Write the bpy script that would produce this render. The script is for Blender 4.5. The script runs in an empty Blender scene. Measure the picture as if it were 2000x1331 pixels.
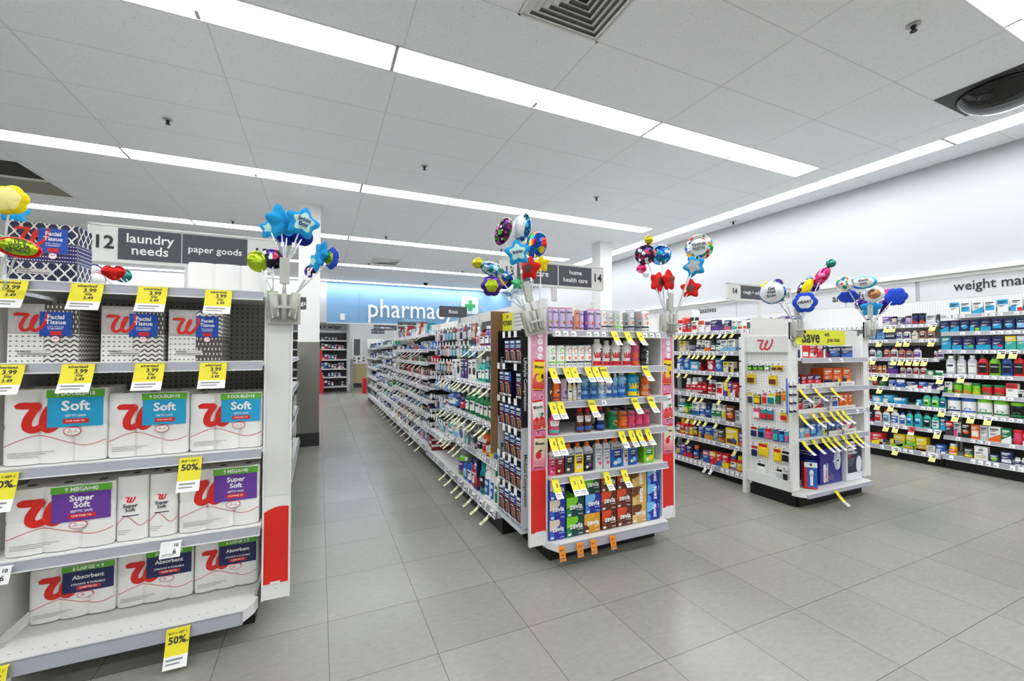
import bpy, math, random
from mathutils import Vector
random.seed(7)
PI = math.pi
C = bpy.context.scene.collection

# ------------------------------------------------------------------ camera
CAM_F, CAM_YAW, CAM_PITCH, CAM_H = 832.0, 0.4246, 0.0237, 1.385
cam_d = bpy.data.cameras.new('camera'); cam = bpy.data.objects.new('camera', cam_d); C.objects.link(cam)
cam.location = (0, 0, CAM_H); cam.rotation_euler = (PI / 2 + CAM_PITCH, 0, -CAM_YAW)
cam_d.sensor_width = 36; cam_d.lens = CAM_F / 2000 * 36; cam_d.clip_start = 0.05
bpy.context.scene.camera = cam
# ------------------------------------------------------------------ world, exposure
W = bpy.data.worlds.new('world'); bpy.context.scene.world = W; W.use_nodes = True
W.node_tree.nodes['Background'].inputs[0].default_value = (0.9, 0.93, 1, 1)
W.node_tree.nodes['Background'].inputs[1].default_value = 0.25
vs = bpy.context.scene.view_settings
bpy.context.scene.display_settings.display_device = 'sRGB'
vs.view_transform = 'Standard'; vs.look = 'None'; vs.gamma = 1; vs.use_curve_mapping = False
vs.exposure = 0.84
bpy.context.scene.cycles.diffuse_bounces = 8; bpy.context.scene.cycles.max_bounces = 12
LAMP = 7.5          # strength of every fluorescent lamp in the ceiling

# ------------------------------------------------------------------ helpers
_cf = (math.sin(CAM_YAW) * math.cos(CAM_PITCH), math.cos(CAM_YAW) * math.cos(CAM_PITCH), math.sin(CAM_PITCH))
_cr = (math.cos(CAM_YAW), -math.sin(CAM_YAW), 0.0)
_cu = (_cr[1] * _cf[2] - _cr[2] * _cf[1], _cr[2] * _cf[0] - _cr[0] * _cf[2], _cr[0] * _cf[1] - _cr[1] * _cf[0])
def at(px, py, X=None, Y=None, Z=None):
    """point of the place seen at photo position px,py on the plane X=, Y= or Z="""
    a, b = (px - 1000) / CAM_F, (py - 665.5) / CAM_F
    d = [_cf[i] + _cr[i] * a - _cu[i] * b for i in range(3)]
    t = X / d[0] if X is not None else Y / d[1] if Y is not None else (Z - CAM_H) / d[2]
    return Vector((d[0] * t, d[1] * t, CAM_H + d[2] * t))

def lin(h):
    h = h.lstrip('#'); o = []
    for i in (0, 2, 4):
        c = int(h[i:i + 2], 16) / 255; o.append(c / 12.92 if c <= 0.04045 else ((c + 0.055) / 1.055) ** 2.4)
    return (*o, 1)
_M = {}
def mat(name, hexc='808080', rough=0.5, metal=0.0, emit=0.0, spec=0.5, bump=None, alpha=None):
    if name in _M: return _M[name]
    m = bpy.data.materials.new(name); m.use_nodes = True; nt = m.node_tree; b = nt.nodes['Principled BSDF']
    col = lin(hexc); b.inputs['Base Color'].default_value = col; b.inputs['Roughness'].default_value = rough
    b.inputs['Metallic'].default_value = metal; b.inputs['Specular IOR Level'].default_value = spec
    if emit: b.inputs['Emission Color'].default_value = col; b.inputs['Emission Strength'].default_value = emit
    if alpha is not None: b.inputs['Transmission Weight'].default_value = alpha
    if bump:
        n = nt.nodes.new('ShaderNodeTexNoise'); n.inputs['Scale'].default_value = bump[0]; n.inputs['Detail'].default_value = 4
        t = nt.nodes.new('ShaderNodeTexCoord'); bp = nt.nodes.new('ShaderNodeBump'); bp.inputs['Strength'].default_value = bump[1]
        bp.inputs['Distance'].default_value = 0.01
        nt.links.new(t.outputs['Object'], n.inputs['Vector']); nt.links.new(n.outputs['Fac'], bp.inputs['Height']); nt.links.new(bp.outputs['Normal'], b.inputs['Normal'])
    _M[name] = m; return m
class NT:
    """tiny node-graph writer"""
    def __init__(s, m): s.nt = m.node_tree; s.b = s.nt.nodes['Principled BSDF']
    def n(s, t, **k):
        x = s.nt.nodes.new('ShaderNode' + t)
        for a, v in k.items(): setattr(x, a, v)
        return x
    def l(s, a, b): s.nt.links.new(a, b)
    def math(s, op, a, b=None, c=None):
        x = s.n('Math', operation=op)
        for i, v in enumerate((a, b, c)):
            if v is None: continue
            if isinstance(v, (int, float)): x.inputs[i].default_value = v
            else: s.l(v, x.inputs[i])
        return x.outputs[0]
    def mix(s, f, a, b):
        x = s.n('MixRGB')
        for i, v in enumerate((f, a, b)):
            if isinstance(v, (int, float, tuple)): x.inputs[i].default_value = v
            else: s.l(v, x.inputs[i])
        return x.outputs[0]
    def xyz(s):
        t = s.n('TexCoord'); x = s.n('SeparateXYZ'); s.l(t.outputs['Object'], x.inputs[0]); return t.outputs['Object'], x.outputs
def line_mask(g, v, step, off, half):
    """1 within half of every line at off + k*step"""
    a = g.math('SUBTRACT', v, off - step * 100); a = g.math('MODULO', a, step)
    a = g.math('SUBTRACT', a, step / 2); a = g.math('ABSOLUTE', a)
    return g.math('GREATER_THAN', a, step / 2 - half)

CN = {'w': ('white', 'f2f2ee'), 'k': ('black', '17171b'), 'g': ('grey', '8b8f94'), 'G': ('green', '128048'), 'L': ('lime green', '7ccb2c'), 'r': ('red', 'd8202a'),
      'd': ('dark red', '8a1a20'), 'o': ('orange', 'ef6a1c'), 'y': ('yellow', 'f3d51c'), 'b': ('blue', '2560b8'), 'n': ('navy', '1b2458'), 'c': ('cyan', '22a3d2'),
      't': ('teal', '11848c'), 'p': ('purple', '6a3a9a'), 'P': ('pink', 'e0507c'), 'v': ('lavender', 'c6b2d4'), 'e': ('cream', 'e4d8b4'), 'B': ('brown', '6a3520'),
      's': ('silver', 'c9ccd0'), 'l': ('light blue', '86bfe6'), 'a': ('aqua', '38b6a8'), 'x': ('dark grey', '3a3d44'), 'h': ('peach', 'd99878'), 'z': ('gold', 'd79b22')}
def cm(c): return mat('print_' + CN[c][0].replace(' ', '_'), CN[c][1], 0.38)
def cn(c): return CN[c][0]

class MB:
    def __init__(s): s.v = []; s.f = []; s.mi = []; s.sm = []; s.mats = []
    def slot(s, m):
        if m not in s.mats: s.mats.append(m)
        return s.mats.index(m)
    def add(s, vs, fs, m, smooth=False):
        o = len(s.v); s.v += [tuple(x) for x in vs]; k = s.slot(m)
        for f in fs: s.f.append(tuple(i + o for i in f)); s.mi.append(k); s.sm.append(smooth)
        return s
    def box(s, x0, x1, y0, y1, z0, z1, m):
        vs = [(x0, y0, z0), (x1, y0, z0), (x1, y1, z0), (x0, y1, z0), (x0, y0, z1), (x1, y0, z1), (x1, y1, z1), (x0, y1, z1)]
        return s.add(vs, [(0, 3, 2, 1), (4, 5, 6, 7), (0, 1, 5, 4), (1, 2, 6, 5), (2, 3, 7, 6), (3, 0, 4, 7)], m)
    def prism(s, pts, m, a0, a1, axis='x'):
        """extrude a closed 2-D outline along axis; pts are (y,z) for x, (x,z) for y, (x,y) for z"""
        def p3(p, a): return (a, p[0], p[1]) if axis == 'x' else (p[0], a, p[1]) if axis == 'y' else (p[0], p[1], a)
        n = len(pts); vs = [p3(p, a0) for p in pts] + [p3(p, a1) for p in pts]
        fs = [(i, (i + 1) % n, (i + 1) % n + n, i + n) for i in range(n)] + [tuple(range(n))[::-1], tuple(range(n, 2 * n))]
        return s.add(vs, fs, m)
    def lathe(s, prof, m, n=20, cx=0, cy=0, cz=0, sx=1, sy=1, cap=True):
        vs = []; fs = []
        for r, z in prof:
            for i in range(n):
                a = 2 * PI * i / n; vs.append((cx + r * sx * math.cos(a), cy + r * sy * math.sin(a), cz + z))
        for k in range(len(prof) - 1):
            for i in range(n): j = (i + 1) % n; fs.append((k * n + i, k * n + j, (k + 1) * n + j, (k + 1) * n + i))
        s.add(vs, fs, m, True)
        if cap:
            for k, rv in ((0, True), (len(prof) - 1, False)):
                ring = vs[k * n:(k + 1) * n]; s.add(ring, [tuple(range(n))[::-1] if rv else tuple(range(n))], m)
        return s
    def patch(s, fn, u0, u1, v0, v1, m, nu=1, nv=1, smooth=False):
        vs = [fn(u0 + (u1 - u0) * i / nu, v0 + (v1 - v0) * j / nv) for j in range(nv + 1) for i in range(nu + 1)]
        fs = [(j * (nu + 1) + i, j * (nu + 1) + i + 1, (j + 1) * (nu + 1) + i + 1, (j + 1) * (nu + 1) + i) for j in range(nv) for i in range(nu)]
        return s.add(vs, fs, m, smooth)
    def disc(s, fn, u, v, ru, rv, m, n=16):
        return s.add([fn(u + ru * math.cos(2 * PI * i / n), v + rv * math.sin(2 * PI * i / n)) for i in range(n)], [tuple(range(n))], m)
    def text(s, fn, t, u, v, h, m, sx=1.0, rot=0.0, bold=0.02, align='CENTER'):
        vs, fs = text_geo(t, bold, align); ca, sa = math.cos(rot), math.sin(rot); out = []
        for x, y in vs:
            x *= h * sx; y *= h; out.append(fn(u + x * ca - y * sa, v + x * sa + y * ca))
        return s.add(out, fs, m)
    def ribbon(s, fn, pts, m, u, v, w, h, th):
        P = []
        for i in range(len(pts) - 1):
            p0, p1, p2, p3 = pts[max(i - 1, 0)], pts[i], pts[i + 1], pts[min(i + 2, len(pts) - 1)]
            for k in range(5):
                t = k / 5
                P.append([0.5 * (2 * b + (c - a) * t + (2 * a - 5 * b + 4 * c - d) * t * t + (3 * b - a - 3 * c + d) * t ** 3) for a, b, c, d in zip(p0, p1, p2, p3)])
        P.append(list(pts[-1])); vs = []
        o0, o1, o2 = Vector(fn(u, v)), Vector(fn(u + .001, v)), Vector(fn(u, v + .001)); nn = (o1 - o0).cross(o2 - o0).normalized() * 1.6e-5
        for i, p in enumerate(P):
            q0, q1 = P[max(i - 1, 0)], P[min(i + 1, len(P) - 1)]; dx, dy = (q1[0] - q0[0]) * w, (q1[1] - q0[1]) * h; L = math.hypot(dx, dy) or 1
            t = th * p[2] / 2
            vs += [tuple(Vector(fn(u + p[0] * w - dy / L * t, v + p[1] * h + dx / L * t)) + nn * i), tuple(Vector(fn(u + p[0] * w + dy / L * t, v + p[1] * h - dx / L * t)) + nn * i)]
        return s.add(vs, [(2 * i + 1, 2 * i + 3, 2 * i + 2, 2 * i) for i in range(len(P) - 1)], m)
    def tube(s, pts, r, m, n=6):
        pts = [Vector(p) for p in pts]; vs = []
        for i, p in enumerate(pts):
            d = (pts[min(i + 1, len(pts) - 1)] - pts[max(i - 1, 0)]).normalized()
            a = d.cross(Vector((0, 0, 1)) if abs(d.z) < 0.9 else Vector((1, 0, 0))).normalized(); b = d.cross(a)
            rr = r[i] if isinstance(r, (list, tuple)) else r
            for k in range(n): vs.append(p + a * rr * math.cos(2 * PI * k / n) + b * rr * math.sin(2 * PI * k / n))
        fs = [(i * n + k, i * n + (k + 1) % n, (i + 1) * n + (k + 1) % n, (i + 1) * n + k) for i in range(len(pts) - 1) for k in range(n)]
        fs += [tuple(range(n))[::-1], tuple(range(len(vs) - n, len(vs)))]
        return s.add(vs, fs, m, True)
    def mesh(s, name, off=(0, 0, 0)):
        me = bpy.data.meshes.new(name)
        me.from_pydata([(a - off[0], b - off[1], c - off[2]) for a, b, c in s.v], [], s.f)
        for m in s.mats: me.materials.append(m)
        me.polygons.foreach_set('material_index', s.mi); me.polygons.foreach_set('use_smooth', s.sm); me.update()
        return me
    def part(s, name, parent, label=None):
        """child of parent; coordinates given in the place's metres, parent chain unrotated"""
        off = Vector((0, 0, 0)); q = parent
        while q: off += q.location; q = q.parent
        o = bpy.data.objects.new(name, s.mesh(name, off)); C.objects.link(o); o.parent = parent
        if label: o['label'] = label
        return o
    def lone(s, name, label, cat, group=None, origin=None):
        xs = [v[0] for v in s.v]; ys = [v[1] for v in s.v]; zs = [v[2] for v in s.v]
        og = origin or ((min(xs) + max(xs)) / 2, (min(ys) + max(ys)) / 2, min(zs))
        o = bpy.data.objects.new(name, s.mesh(name, og)); C.objects.link(o); o.location = og
        tag(o, label, cat, group); return o
    def struct(s, name):
        o = bpy.data.objects.new(name, s.mesh(name)); C.objects.link(o); o['kind'] = 'structure'; return o
_T = {}
def text_geo(t, bold=0.02, align='CENTER'):
    k = (t, bold, align)
    if k not in _T:
        cu = bpy.data.curves.new('lettering', 'FONT'); cu.body = t; cu.size = 1; cu.resolution_u = 2; cu.offset = bold
        cu.align_x = align; cu.align_y = 'CENTER'; cu.fill_mode = 'FRONT'
        o = bpy.data.objects.new('lettering', cu); C.objects.link(o)
        me = o.to_mesh(); vs = [(v.co.x, v.co.y) for v in me.vertices]; fs = [tuple(p.vertices) for p in me.polygons]
        o.to_mesh_clear(); bpy.data.objects.remove(o); bpy.data.curves.remove(cu)
        _T[k] = (vs, fs)
    return _T[k]
def tag(o, label, cat, group=None):
    o['label'] = label; o['category'] = cat
    if group: o['group'] = group
def thing(name, label, cat, loc=(0, 0, 0), rz=0, group=None):
    o = bpy.data.objects.new(name, None); C.objects.link(o); o.location = loc; o.rotation_euler = (0, 0, rz)
    o.empty_display_size = 0.05; tag(o, label, cat, group); return o
def put(name, meshes, loc, rz, label, cat, group=None, rx=0, ry=0):
    """a counted thing out of shared meshes: one mesh, or an Empty with its parts (mesh, part name)"""
    if len(meshes) == 1:
        o = bpy.data.objects.new(name, meshes[0][0]); C.objects.link(o)
    else:
        o = bpy.data.objects.new(name, None); C.objects.link(o); o.empty_display_size = 0.03
        for me, pn in meshes:
            c = bpy.data.objects.new(pn, me); C.objects.link(c); c.parent = o
    o.location = loc; o.rotation_euler = (rx, ry, rz); tag(o, label, cat, group); return o
ORD = 'first second third fourth fifth sixth seventh eighth ninth tenth eleventh twelfth thirteenth fourteenth fifteenth sixteenth seventeenth eighteenth nineteenth twentieth'.split()
TENS = {2: 'twenty', 3: 'thirty', 4: 'forty', 5: 'fifty', 6: 'sixty', 7: 'seventy'}
TTH = {3: 'thirtieth', 4: 'fortieth', 5: 'fiftieth', 6: 'sixtieth', 7: 'seventieth'}
def nth(i):
    if i < 20: return ORD[i]
    a, b = divmod(i + 1, 10); return TTH[a] if b == 0 else TENS[a] + '-' + ORD[b - 1]
FX = lambda y=0.0: (lambda u, v: (u, y, v))          # flat face towards -Y at depth y

# ------------------------------------------------------------------ shared materials
white = mat('white_powder_coat', 'e8e8e6', 0.45)
offwhite = mat('warm_white_panel', 'dcdcd8', 0.5)
railgrey = mat('grey_price_rail', 'a2a3ac', 0.35)
blackm = mat('black_kick_base', '0c0c0d', 0.45)
paper = mat('white_paper', 'f4f4f2', 0.6)
ink = mat('dark_ink', '2a2c30', 0.6)
greyink = mat('grey_ink', '8c8c90', 0.7)
redink = mat('red_ink', 'd2232a', 0.5)
tagyel = mat('yellow_tag_paper', 'ece02a', 0.55)
tagyel2 = mat('pale_yellow_tag_paper', 'e6e27c', 0.55)
orangep = mat('orange_tag_paper', 'f08a1c', 0.55)
holder_m = mat('putty_grey_plastic', 'b9b9b0', 0.5)
signgrey = mat('charcoal_sign_panel', '4b4d54', 0.55)
plast = mat('clear_stick_plastic', 'dfe3e6', 0.25)

def dots(name, base, hole, step=0.0254, r=0.0032, axes='xz'):
    m = mat(name, base, 0.5); g = NT(m); co, o = g.xyz(); ix = {'x': 0, 'y': 1, 'z': 2}; acc = None
    for ax in axes:
        a = g.math('FRACT', g.math('DIVIDE', g.math('ADD', o[ix[ax]], 50.0), step)); a = g.math('SUBTRACT', a, 0.5); a = g.math('MULTIPLY', a, a)
        acc = a if acc is None else g.math('ADD', acc, a)
    f = g.math('LESS_THAN', acc, (r / step) ** 2)
    g.l(g.mix(f, lin(base), lin(hole)), g.b.inputs['Base Color']); return m
peg_grey = dots('mid_grey_pegboard', 'a6a7a2', '151515', 0.0254, 0.0036, 'xz')
peg_dark = dots('grey_pegboard', '64646a', '111111', 0.0254, 0.0036, 'xz')
peg_dark_s = dots('dark_grey_pegboard', '4a4a47', '141414', 0.0254, 0.004, 'yz')
peg_white = dots('white_pegboard', 'e9e9e6', '707070', 0.0254, 0.0034, 'xz')
peg_white_s = dots('white_side_pegboard', 'ececea', '84848a', 0.0254, 0.0036, 'yz')
# ================================================================== THE SETTING
ZC = 3.54
fm = mat('grey_vinyl_tile', 'b8b6ae', 0.3); g = NT(fm); co, o = g.xyz()
T = 0.457
lx = line_mask(g, o[0], T, 0.053, 0.0016); ly = line_mask(g, o[1], T, 2.399, 0.0016); ln = g.math('MAXIMUM', lx, ly)
cx_ = g.math('FLOOR', g.math('DIVIDE', g.math('SUBTRACT', o[0], 0.053), T)); cy_ = g.math('FLOOR', g.math('DIVIDE', g.math('SUBTRACT', o[1], 2.399), T))
cb = g.n('CombineXYZ'); g.l(cx_, cb.inputs[0]); g.l(cy_, cb.inputs[1]); wn = g.n('TexWhiteNoise'); g.l(cb.outputs[0], wn.inputs['Vector'])
mp = g.n('Mapping'); g.l(co, mp.inputs['Vector']); mp.inputs['Scale'].default_value = (3, 8, 1)
n1 = g.n('TexNoise'); n1.inputs['Scale'].default_value = 7; n1.inputs['Detail'].default_value = 6; n1.inputs['Roughness'].default_value = 0.6; g.l(mp.outputs[0], n1.inputs['Vector'])
n2 = g.n('TexNoise'); n2.inputs['Scale'].default_value = 1.1; n2.inputs['Detail'].default_value = 3; g.l(co, n2.inputs['Vector'])
f = g.math('ADD', g.math('MULTIPLY', n1.outputs['Fac'], 0.5), g.math('ADD', g.math('MULTIPLY', wn.outputs['Value'], 0.14), g.math('MULTIPLY', n2.outputs['Fac'], 0.4)))
c0 = g.mix(f, lin('74736d'), lin('a3a29a')); g.l(g.mix(ln, c0, lin('5c5a55')), g.b.inputs['Base Color'])
g.l(g.math('ADD', g.math('MULTIPLY', n1.outputs['Fac'], 0.05), 0.22), g.b.inputs['Roughness'])
fb = MB(); fb.box(-9, 7.4, -10, 19.2, -0.1, 0, fm); fb.struct('floor')

cmat = mat('ceiling_tile', 'eeeeec', 0.85); g = NT(cmat); co, o = g.xyz()
lx = line_mask(g, o[0], 1.219, 0.524, 0.006)
yy = g.math('MODULO', g.math('ADD', o[1], 27.45 - 0.585), 2.745); ly = line_mask(g, yy, 0.61, 0, 0.005)
vo = g.n('TexVoronoi'); vo.inputs['Scale'].default_value = 95; g.l(co, vo.inputs['Vector'])
nz = g.n('TexNoise'); nz.inputs['Scale'].default_value = 60; nz.inputs['Detail'].default_value = 5; g.l(co, nz.inputs['Vector'])
hole = g.math('LESS_THAN', vo.outputs['Distance'], g.math('MULTIPLY', g.math('SUBTRACT', nz.outputs['Fac'], 0.36), 1.1))
c0 = g.mix(g.math('MULTIPLY', hole, 0.5), lin('eeeff2'), lin('a3a3a3')); g.l(g.mix(g.math('MULTIPLY', g.math('MAXIMUM', lx, ly), 0.25), c0, lin('8d8d8a')), g.b.inputs['Base Color'])
ROWS = [(-7.335, -7.04), (-4.59, -4.295), (-1.845, -1.55), (0.90, 1.195)] + [(3.03 + 2.745 * k, 3.325 + 2.745 * k) for k in range(6)]  # unseen rows behind the camera are added to light the display fronts
cb = MB(); X0, X1, XR0, XR1, XW = -9, 5.36, 5.745, 6.035, 6.48
ys = [-10]
for a, b in ROWS: ys += [a, b]
ys.append(19.2)
for i in range(len(ys) - 1):
    if i % 2 == 0: cb.box(X0, XR0, ys[i], ys[i + 1], ZC, ZC + 0.02, cmat)
    else: cb.box(X0, -6.8, ys[i], ys[i + 1], ZC, ZC + 0.02, cmat); cb.box(X1, XR0, ys[i], ys[i + 1], ZC, ZC + 0.02, cmat)
cb.box(XR1, 7.4, -10, 19.2, ZC, ZC + 0.02, cmat); cb.struct('ceiling')

wallw = mat('white_wall_paint', 'bfc1c4', 0.7)
wb = MB(); wb.box(XW, 7.4, -10, 14.4, 2.27, ZC, wallw); wb.box(7.2, 7.4, -10, 19.2, 0, 2.27, wallw); wb.struct('wall_right')
wb = MB(); wb.box(-9.2, -9, -10, 19.2, 0, ZC, wallw); wb.struct('wall_left')
wb = MB(); wb.box(-9, 7.4, -10.2, -10, 0, ZC, wallw); wb.struct('wall_back')
wb = MB(); wb.box(-9, 7.4, 19.2, 19.4, 0, ZC, wallw); wb.struct('wall_front')
blue = mat('sky_blue_wall_paint', '7ba6cc', 0.65)
wb = MB(); wb.box(-9, 0.19, 14.4, 14.6, 2.26, ZC, wallw); wb.box(0.19, 6.48, 14.4, 14.6, 2.26, ZC, blue); wb.struct('wall_pharmacy')
wb = MB(); wb.box(0.19, 6.48, 14.38, 14.4, 2.235, 2.262, white); wb.box(1.135, 1.15, 14.39, 14.4, 2.262, ZC, mat('blue_panel_joint', '6f9cc8', 0.6)); wb.struct('trim_1')
# moulding, sign band and under-lit return of the perimeter shelving
wb = MB(); wb.prism([(6.48, 2.30), (6.40, 2.28), (6.40, 2.245), (6.43, 2.24), (6.43, 2.20), (6.48, 2.20)], offwhite, -10, 14.4, 'y'); wb.struct('trim_2')
bandm = mat('pale_grey_sign_band', 'd3d3d5', 0.55)
wb = MB(); wb.box(6.44, 6.475, -10, 2.58, 1.965, 2.24, bandm); wb.box(6.44, 6.475, 2.62, 14.3, 1.965, 2.24, bandm)
for yy_ in (-1.0, 3.35, 5.0, 6.9): wb.box(6.438, 6.442, yy_, yy_ + 0.006, 1.97, 2.235, greyink)
for yy_ in (2.58,): wb.box(6.45, 6.475, yy_, yy_ + 0.04, 1.965, 2.24, mat('band_gap', 'b4b4b6', 0.6))
wb.struct('trim_3')
def bandtext(t, yl, px, py, k, label):
    zc = at(px, py, X=6.436).z; vs_, fs_ = text_geo(t, 0.012, 'LEFT'); b = MB(); b.add([(6.436, yl - x * k, zc + y * k * 1.2) for x, y in vs_], fs_, ink)
    b.lone('wall_lettering', label, 'lettering', 'shelf lettering on the wall band', (6.436, yl, zc))
bandtext('laxatives', 5.79, 1385, 606, .113, 'dark lettering reading laxatives on the pale band above the wall shelves')
bandtext('antacids', 3.52, 1690, 578, .12, 'dark lettering partly hidden by the rightmost balloon bunch')
bandtext('weight management', 2.285, 1930, 554, .122, 'dark lettering reading weight management on the pale band at right')

# ---- pillars
metalclad = mat('brushed_steel_cladding', '8d8a83', 0.32, 0.55)
p = thing('pillar', 'white square pillar with steel cladding beside the paper goods aisle', 'pillar', (-0.14, 7.0, 0))
MB().box(-0.285, 0.0, 6.86, 7.14, 1.51, ZC, white).part('shaft', p)
MB().box(-0.29, 0.006, 6.852, 7.146, 0.19, 1.51, metalclad).part('cladding', p, 'brushed steel cladding')
MB().box(-0.295, 0.01, 6.846, 7.15, 0, 0.19, mat('dark_pillar_base', '2e2e30', 0.5)).part('skirting', p, 'dark skirting')
p = thing('pillar', 'white square pillar rising behind the home health care sign', 'pillar', (5.14, 7.0, 0))
MB().box(5.0, 5.28, 6.86, 7.14, 0.19, ZC, white).part('shaft', p)
MB().box(4.995, 5.285, 6.855, 7.145, 0, 0.19, mat('dark_pillar_base')).part('skirting', p)

# ---- ceiling lights: 8 ft recessed fluorescent fixtures
house = mat('white_light_housing', 'f4f4f4', 0.4)
lampm = mat('fluorescent_lamp', 'fbfdff', 0.4, 0, LAMP)
whichrow = ['added hindmost', 'added rear', 'added overhead', 'nearest', 'second', 'third', 'fourth', 'fifth', 'sixth', 'added back room']  # last row is added to brighten the far wraps area
def fixture(x0, x1, y0, y1, along, label):
    t = thing('ceiling_light', label, 'light', ((x0 + x1) / 2, (y0 + y1) / 2, ZC), 0, 'fluorescent ceiling lights')
    h = MB(); z0, z1 = ZC - 0.004, ZC + 0.09; e = 0.008
    h.box(x0, x1, y0, y0 + e, z0, z1, house); h.box(x0, x1, y1 - e, y1, z0, z1, house)
    h.box(x0, x0 + e, y0, y1, z0, z1, house); h.box(x1 - e, x1, y0, y1, z0, z1, house); h.box(x0, x1, y0, y1, z1, z1 + 0.01, house); h.part('housing', t)
    l = MB()
    for k in range(2):
        a, b = k / 2, (k + 1) / 2
        if along == 'x': l.box(x0 + e + (x1 - x0) * a + .012, x0 + (x1 - x0) * b - .02, y0 + 0.014, y1 - 0.014, ZC + 0.035, ZC + 0.05, lampm)
        else: l.box(x0 + 0.014, x1 - 0.014, y0 + e + (y1 - y0) * a + .012, y0 + (y1 - y0) * b - .02, ZC + 0.035, ZC + 0.05, lampm)
    l.part('lamp', t)
    c = MB(); xm, ym = (x0 + x1) / 2, (y0 + y1) / 2
    if along == 'x': c.box(xm - 0.012, xm + 0.012, y1 - 0.085, y1 - e, ZC + 0.0, ZC + 0.034, holder_m)
    else: c.box(x0 + e, x0 + 0.085, ym - 0.012, ym + 0.012, ZC, ZC + 0.034, holder_m)
    c.part('lamp_socket', t)
for r, (a, b) in enumerate(ROWS):
    n = 0
    for k in range(5):
        x0 = -6.79 + 2.438 * k + 0.0
        x0 = 5.36 - 2.438 * (5 - k)
        fixture(x0 + 0.006, x0 + 2.432, a, b, 'x', '%s fixture from the left in the %s crosswise ceiling light row' % (nth(k), whichrow[r]))
for k in range(11):
    y0 = -0.338 + 2.438 * (k - 4) ; fixture(XR0, XR1, y0 + 0.006, y0 + 2.432, 'y', '%s fixture from the front in the light row along the right wall' % nth(k))

# ---- ceiling details
def sprinkler(x, y, label):
    t = thing('sprinkler', label, 'sprinkler', (x, y, ZC), 0, 'ceiling sprinklers'); dk = mat('dark_bronze', '2c2a26', 0.35, 0.6)
    MB().lathe([(0.038, -0.002), (0.04, -0.006), (0.02, -0.012)], mat('chrome_ring', 'b0b0ac', 0.3, 0.7), 14, x, y, ZC).part('escutcheon', t)
    MB().lathe([(0.017, -0.01), (0.012, -0.03), (0.006, -0.04), (0.02, -0.044), (0.02, -0.048)], dk, 12, x, y, ZC).part('nozzle', t)
for x, y, l in ((-1.306, 4.888, 'above the laundry needs aisle sign'), (1.095, 4.899, 'right of centre between two light rows'), (3.555, 1.426, 'nearest one at top right of the ceiling'), (3.52, 4.91, 'above the drinks display'),
                (-1.33, 8.32, 'far one left of the pillar'), (1.125, 8.255, 'far one above the pharmacy lettering'), (3.5, 8.29, 'far one behind the middle balloon bunch'), (6.27, 4.91, 'beside the right wall light row'),
                (1.1, 11.0, 'farthest one above the blue wall'), (3.5, 11.0, 'farthest one right of the blue wall joint')):
    sprinkler(x, y, 'small ceiling sprinkler, ' + l)
def vent(x0, x1, y0, y1, label):
    t = thing('ceiling_vent', label, 'vent', ((x0 + x1) / 2, (y0 + y1) / 2, ZC), 0, 'square ceiling vents'); vm = mat('grey_vent_metal', 'dededa', 0.45)
    b = MB(); b.box(x0, x1, y0, y1, ZC - 0.004, ZC - 0.002, mat('vent_throat', '8a8a86', 0.8)); b.part('throat', t)
    for k in range(6):
        i0 = 0.015 + 0.044 * k; o0 = i0 + 0.038; r = MB(); z0, z1 = ZC - 0.012 - 0.002 * k, ZC - 0.004
        A = [(x0 + i0, y0 + i0), (x1 - i0, y0 + i0), (x1 - i0, y1 - i0), (x0 + i0, y1 - i0)]; B = [(x0 + o0, y0 + o0), (x1 - o0, y0 + o0), (x1 - o0, y1 - o0), (x0 + o0, y1 - o0)]
        vsn = [(p[0], p[1], z1) for p in A] + [(p[0], p[1], z0 - 0.012) for p in B]
        r.add(vsn, [(i, (i + 1) % 4, (i + 1) % 4 + 4, i + 4) for i in range(4)], vm); r.part('louvre', t)
    fr = MB(); e = 0.014
    fr.box(x0, x1, y0, y0 + e, ZC - 0.014, ZC, vm); fr.box(x0, x1, y1 - e, y1, ZC - 0.014, ZC, vm); fr.box(x0, x0 + e, y0, y1, ZC - 0.014, ZC, vm); fr.box(x1 - e, x1, y0, y1, ZC - 0.014, ZC, vm); fr.part('frame', t)
vent(1.135, 1.74, 1.81, 2.415, 'square grey louvred air vent at the top middle of the ceiling')
vent(1.13, 1.74, 10.3, 10.9, 'small distant louvred vent above the pharmacy wall')
t = thing('security_camera_dome', 'large black security dome in a dark ceiling tile at top right', 'security camera', (5.09, 1.5, ZC))
MB().box(4.79, 5.385, 1.2, 1.80, ZC - 0.004, ZC - 0.001, mat('charcoal_tile', '3a3a3b', 0.6)).part('tile', t)
MB().lathe([(0.27, -0.004), (0.275, -0.012), (0.262, -0.03), (0.245, -0.06), (0.21, -0.10), (0.15, -0.135), (0.08, -0.152), (0.0, -0.157)], mat('smoked_dome', '060607', 0.06), 40, 5.12, 1.49, ZC).part('dome', t)
t = thing('camera_dome', 'tiny dark dome camera under the ceiling above the pharmacy lettering', 'security camera', (3.05, 13.4, ZC))
MB().lathe([(0.07, 0), (0.07, -0.03), (0.05, -0.08), (0.0, -0.1)], mat('smoked_dome'), 14, 3.05, 13.4, ZC).part('dome', t)
MB().lathe([(0.09, 0), (0.09, -0.012)], white, 14, 3.05, 13.4, ZC).part('mount', t)
t = thing('ceiling_opening', 'dark return air opening in the ceiling at far left', 'ceiling opening', (-4.4, 7.3, ZC))
MB().box(-5.6, -3.17, 6.72, 7.26, ZC - 0.004, ZC - 0.001, mat('dark_opening', '35362f', 0.8)).part('dark_panel', t)
MB().box(-5.6, -3.17, 7.34, 7.95, ZC - 0.004, ZC - 0.001, mat('grey_opening_panel', '8f8c82', 0.8)).part('grey_panel', t)
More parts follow.
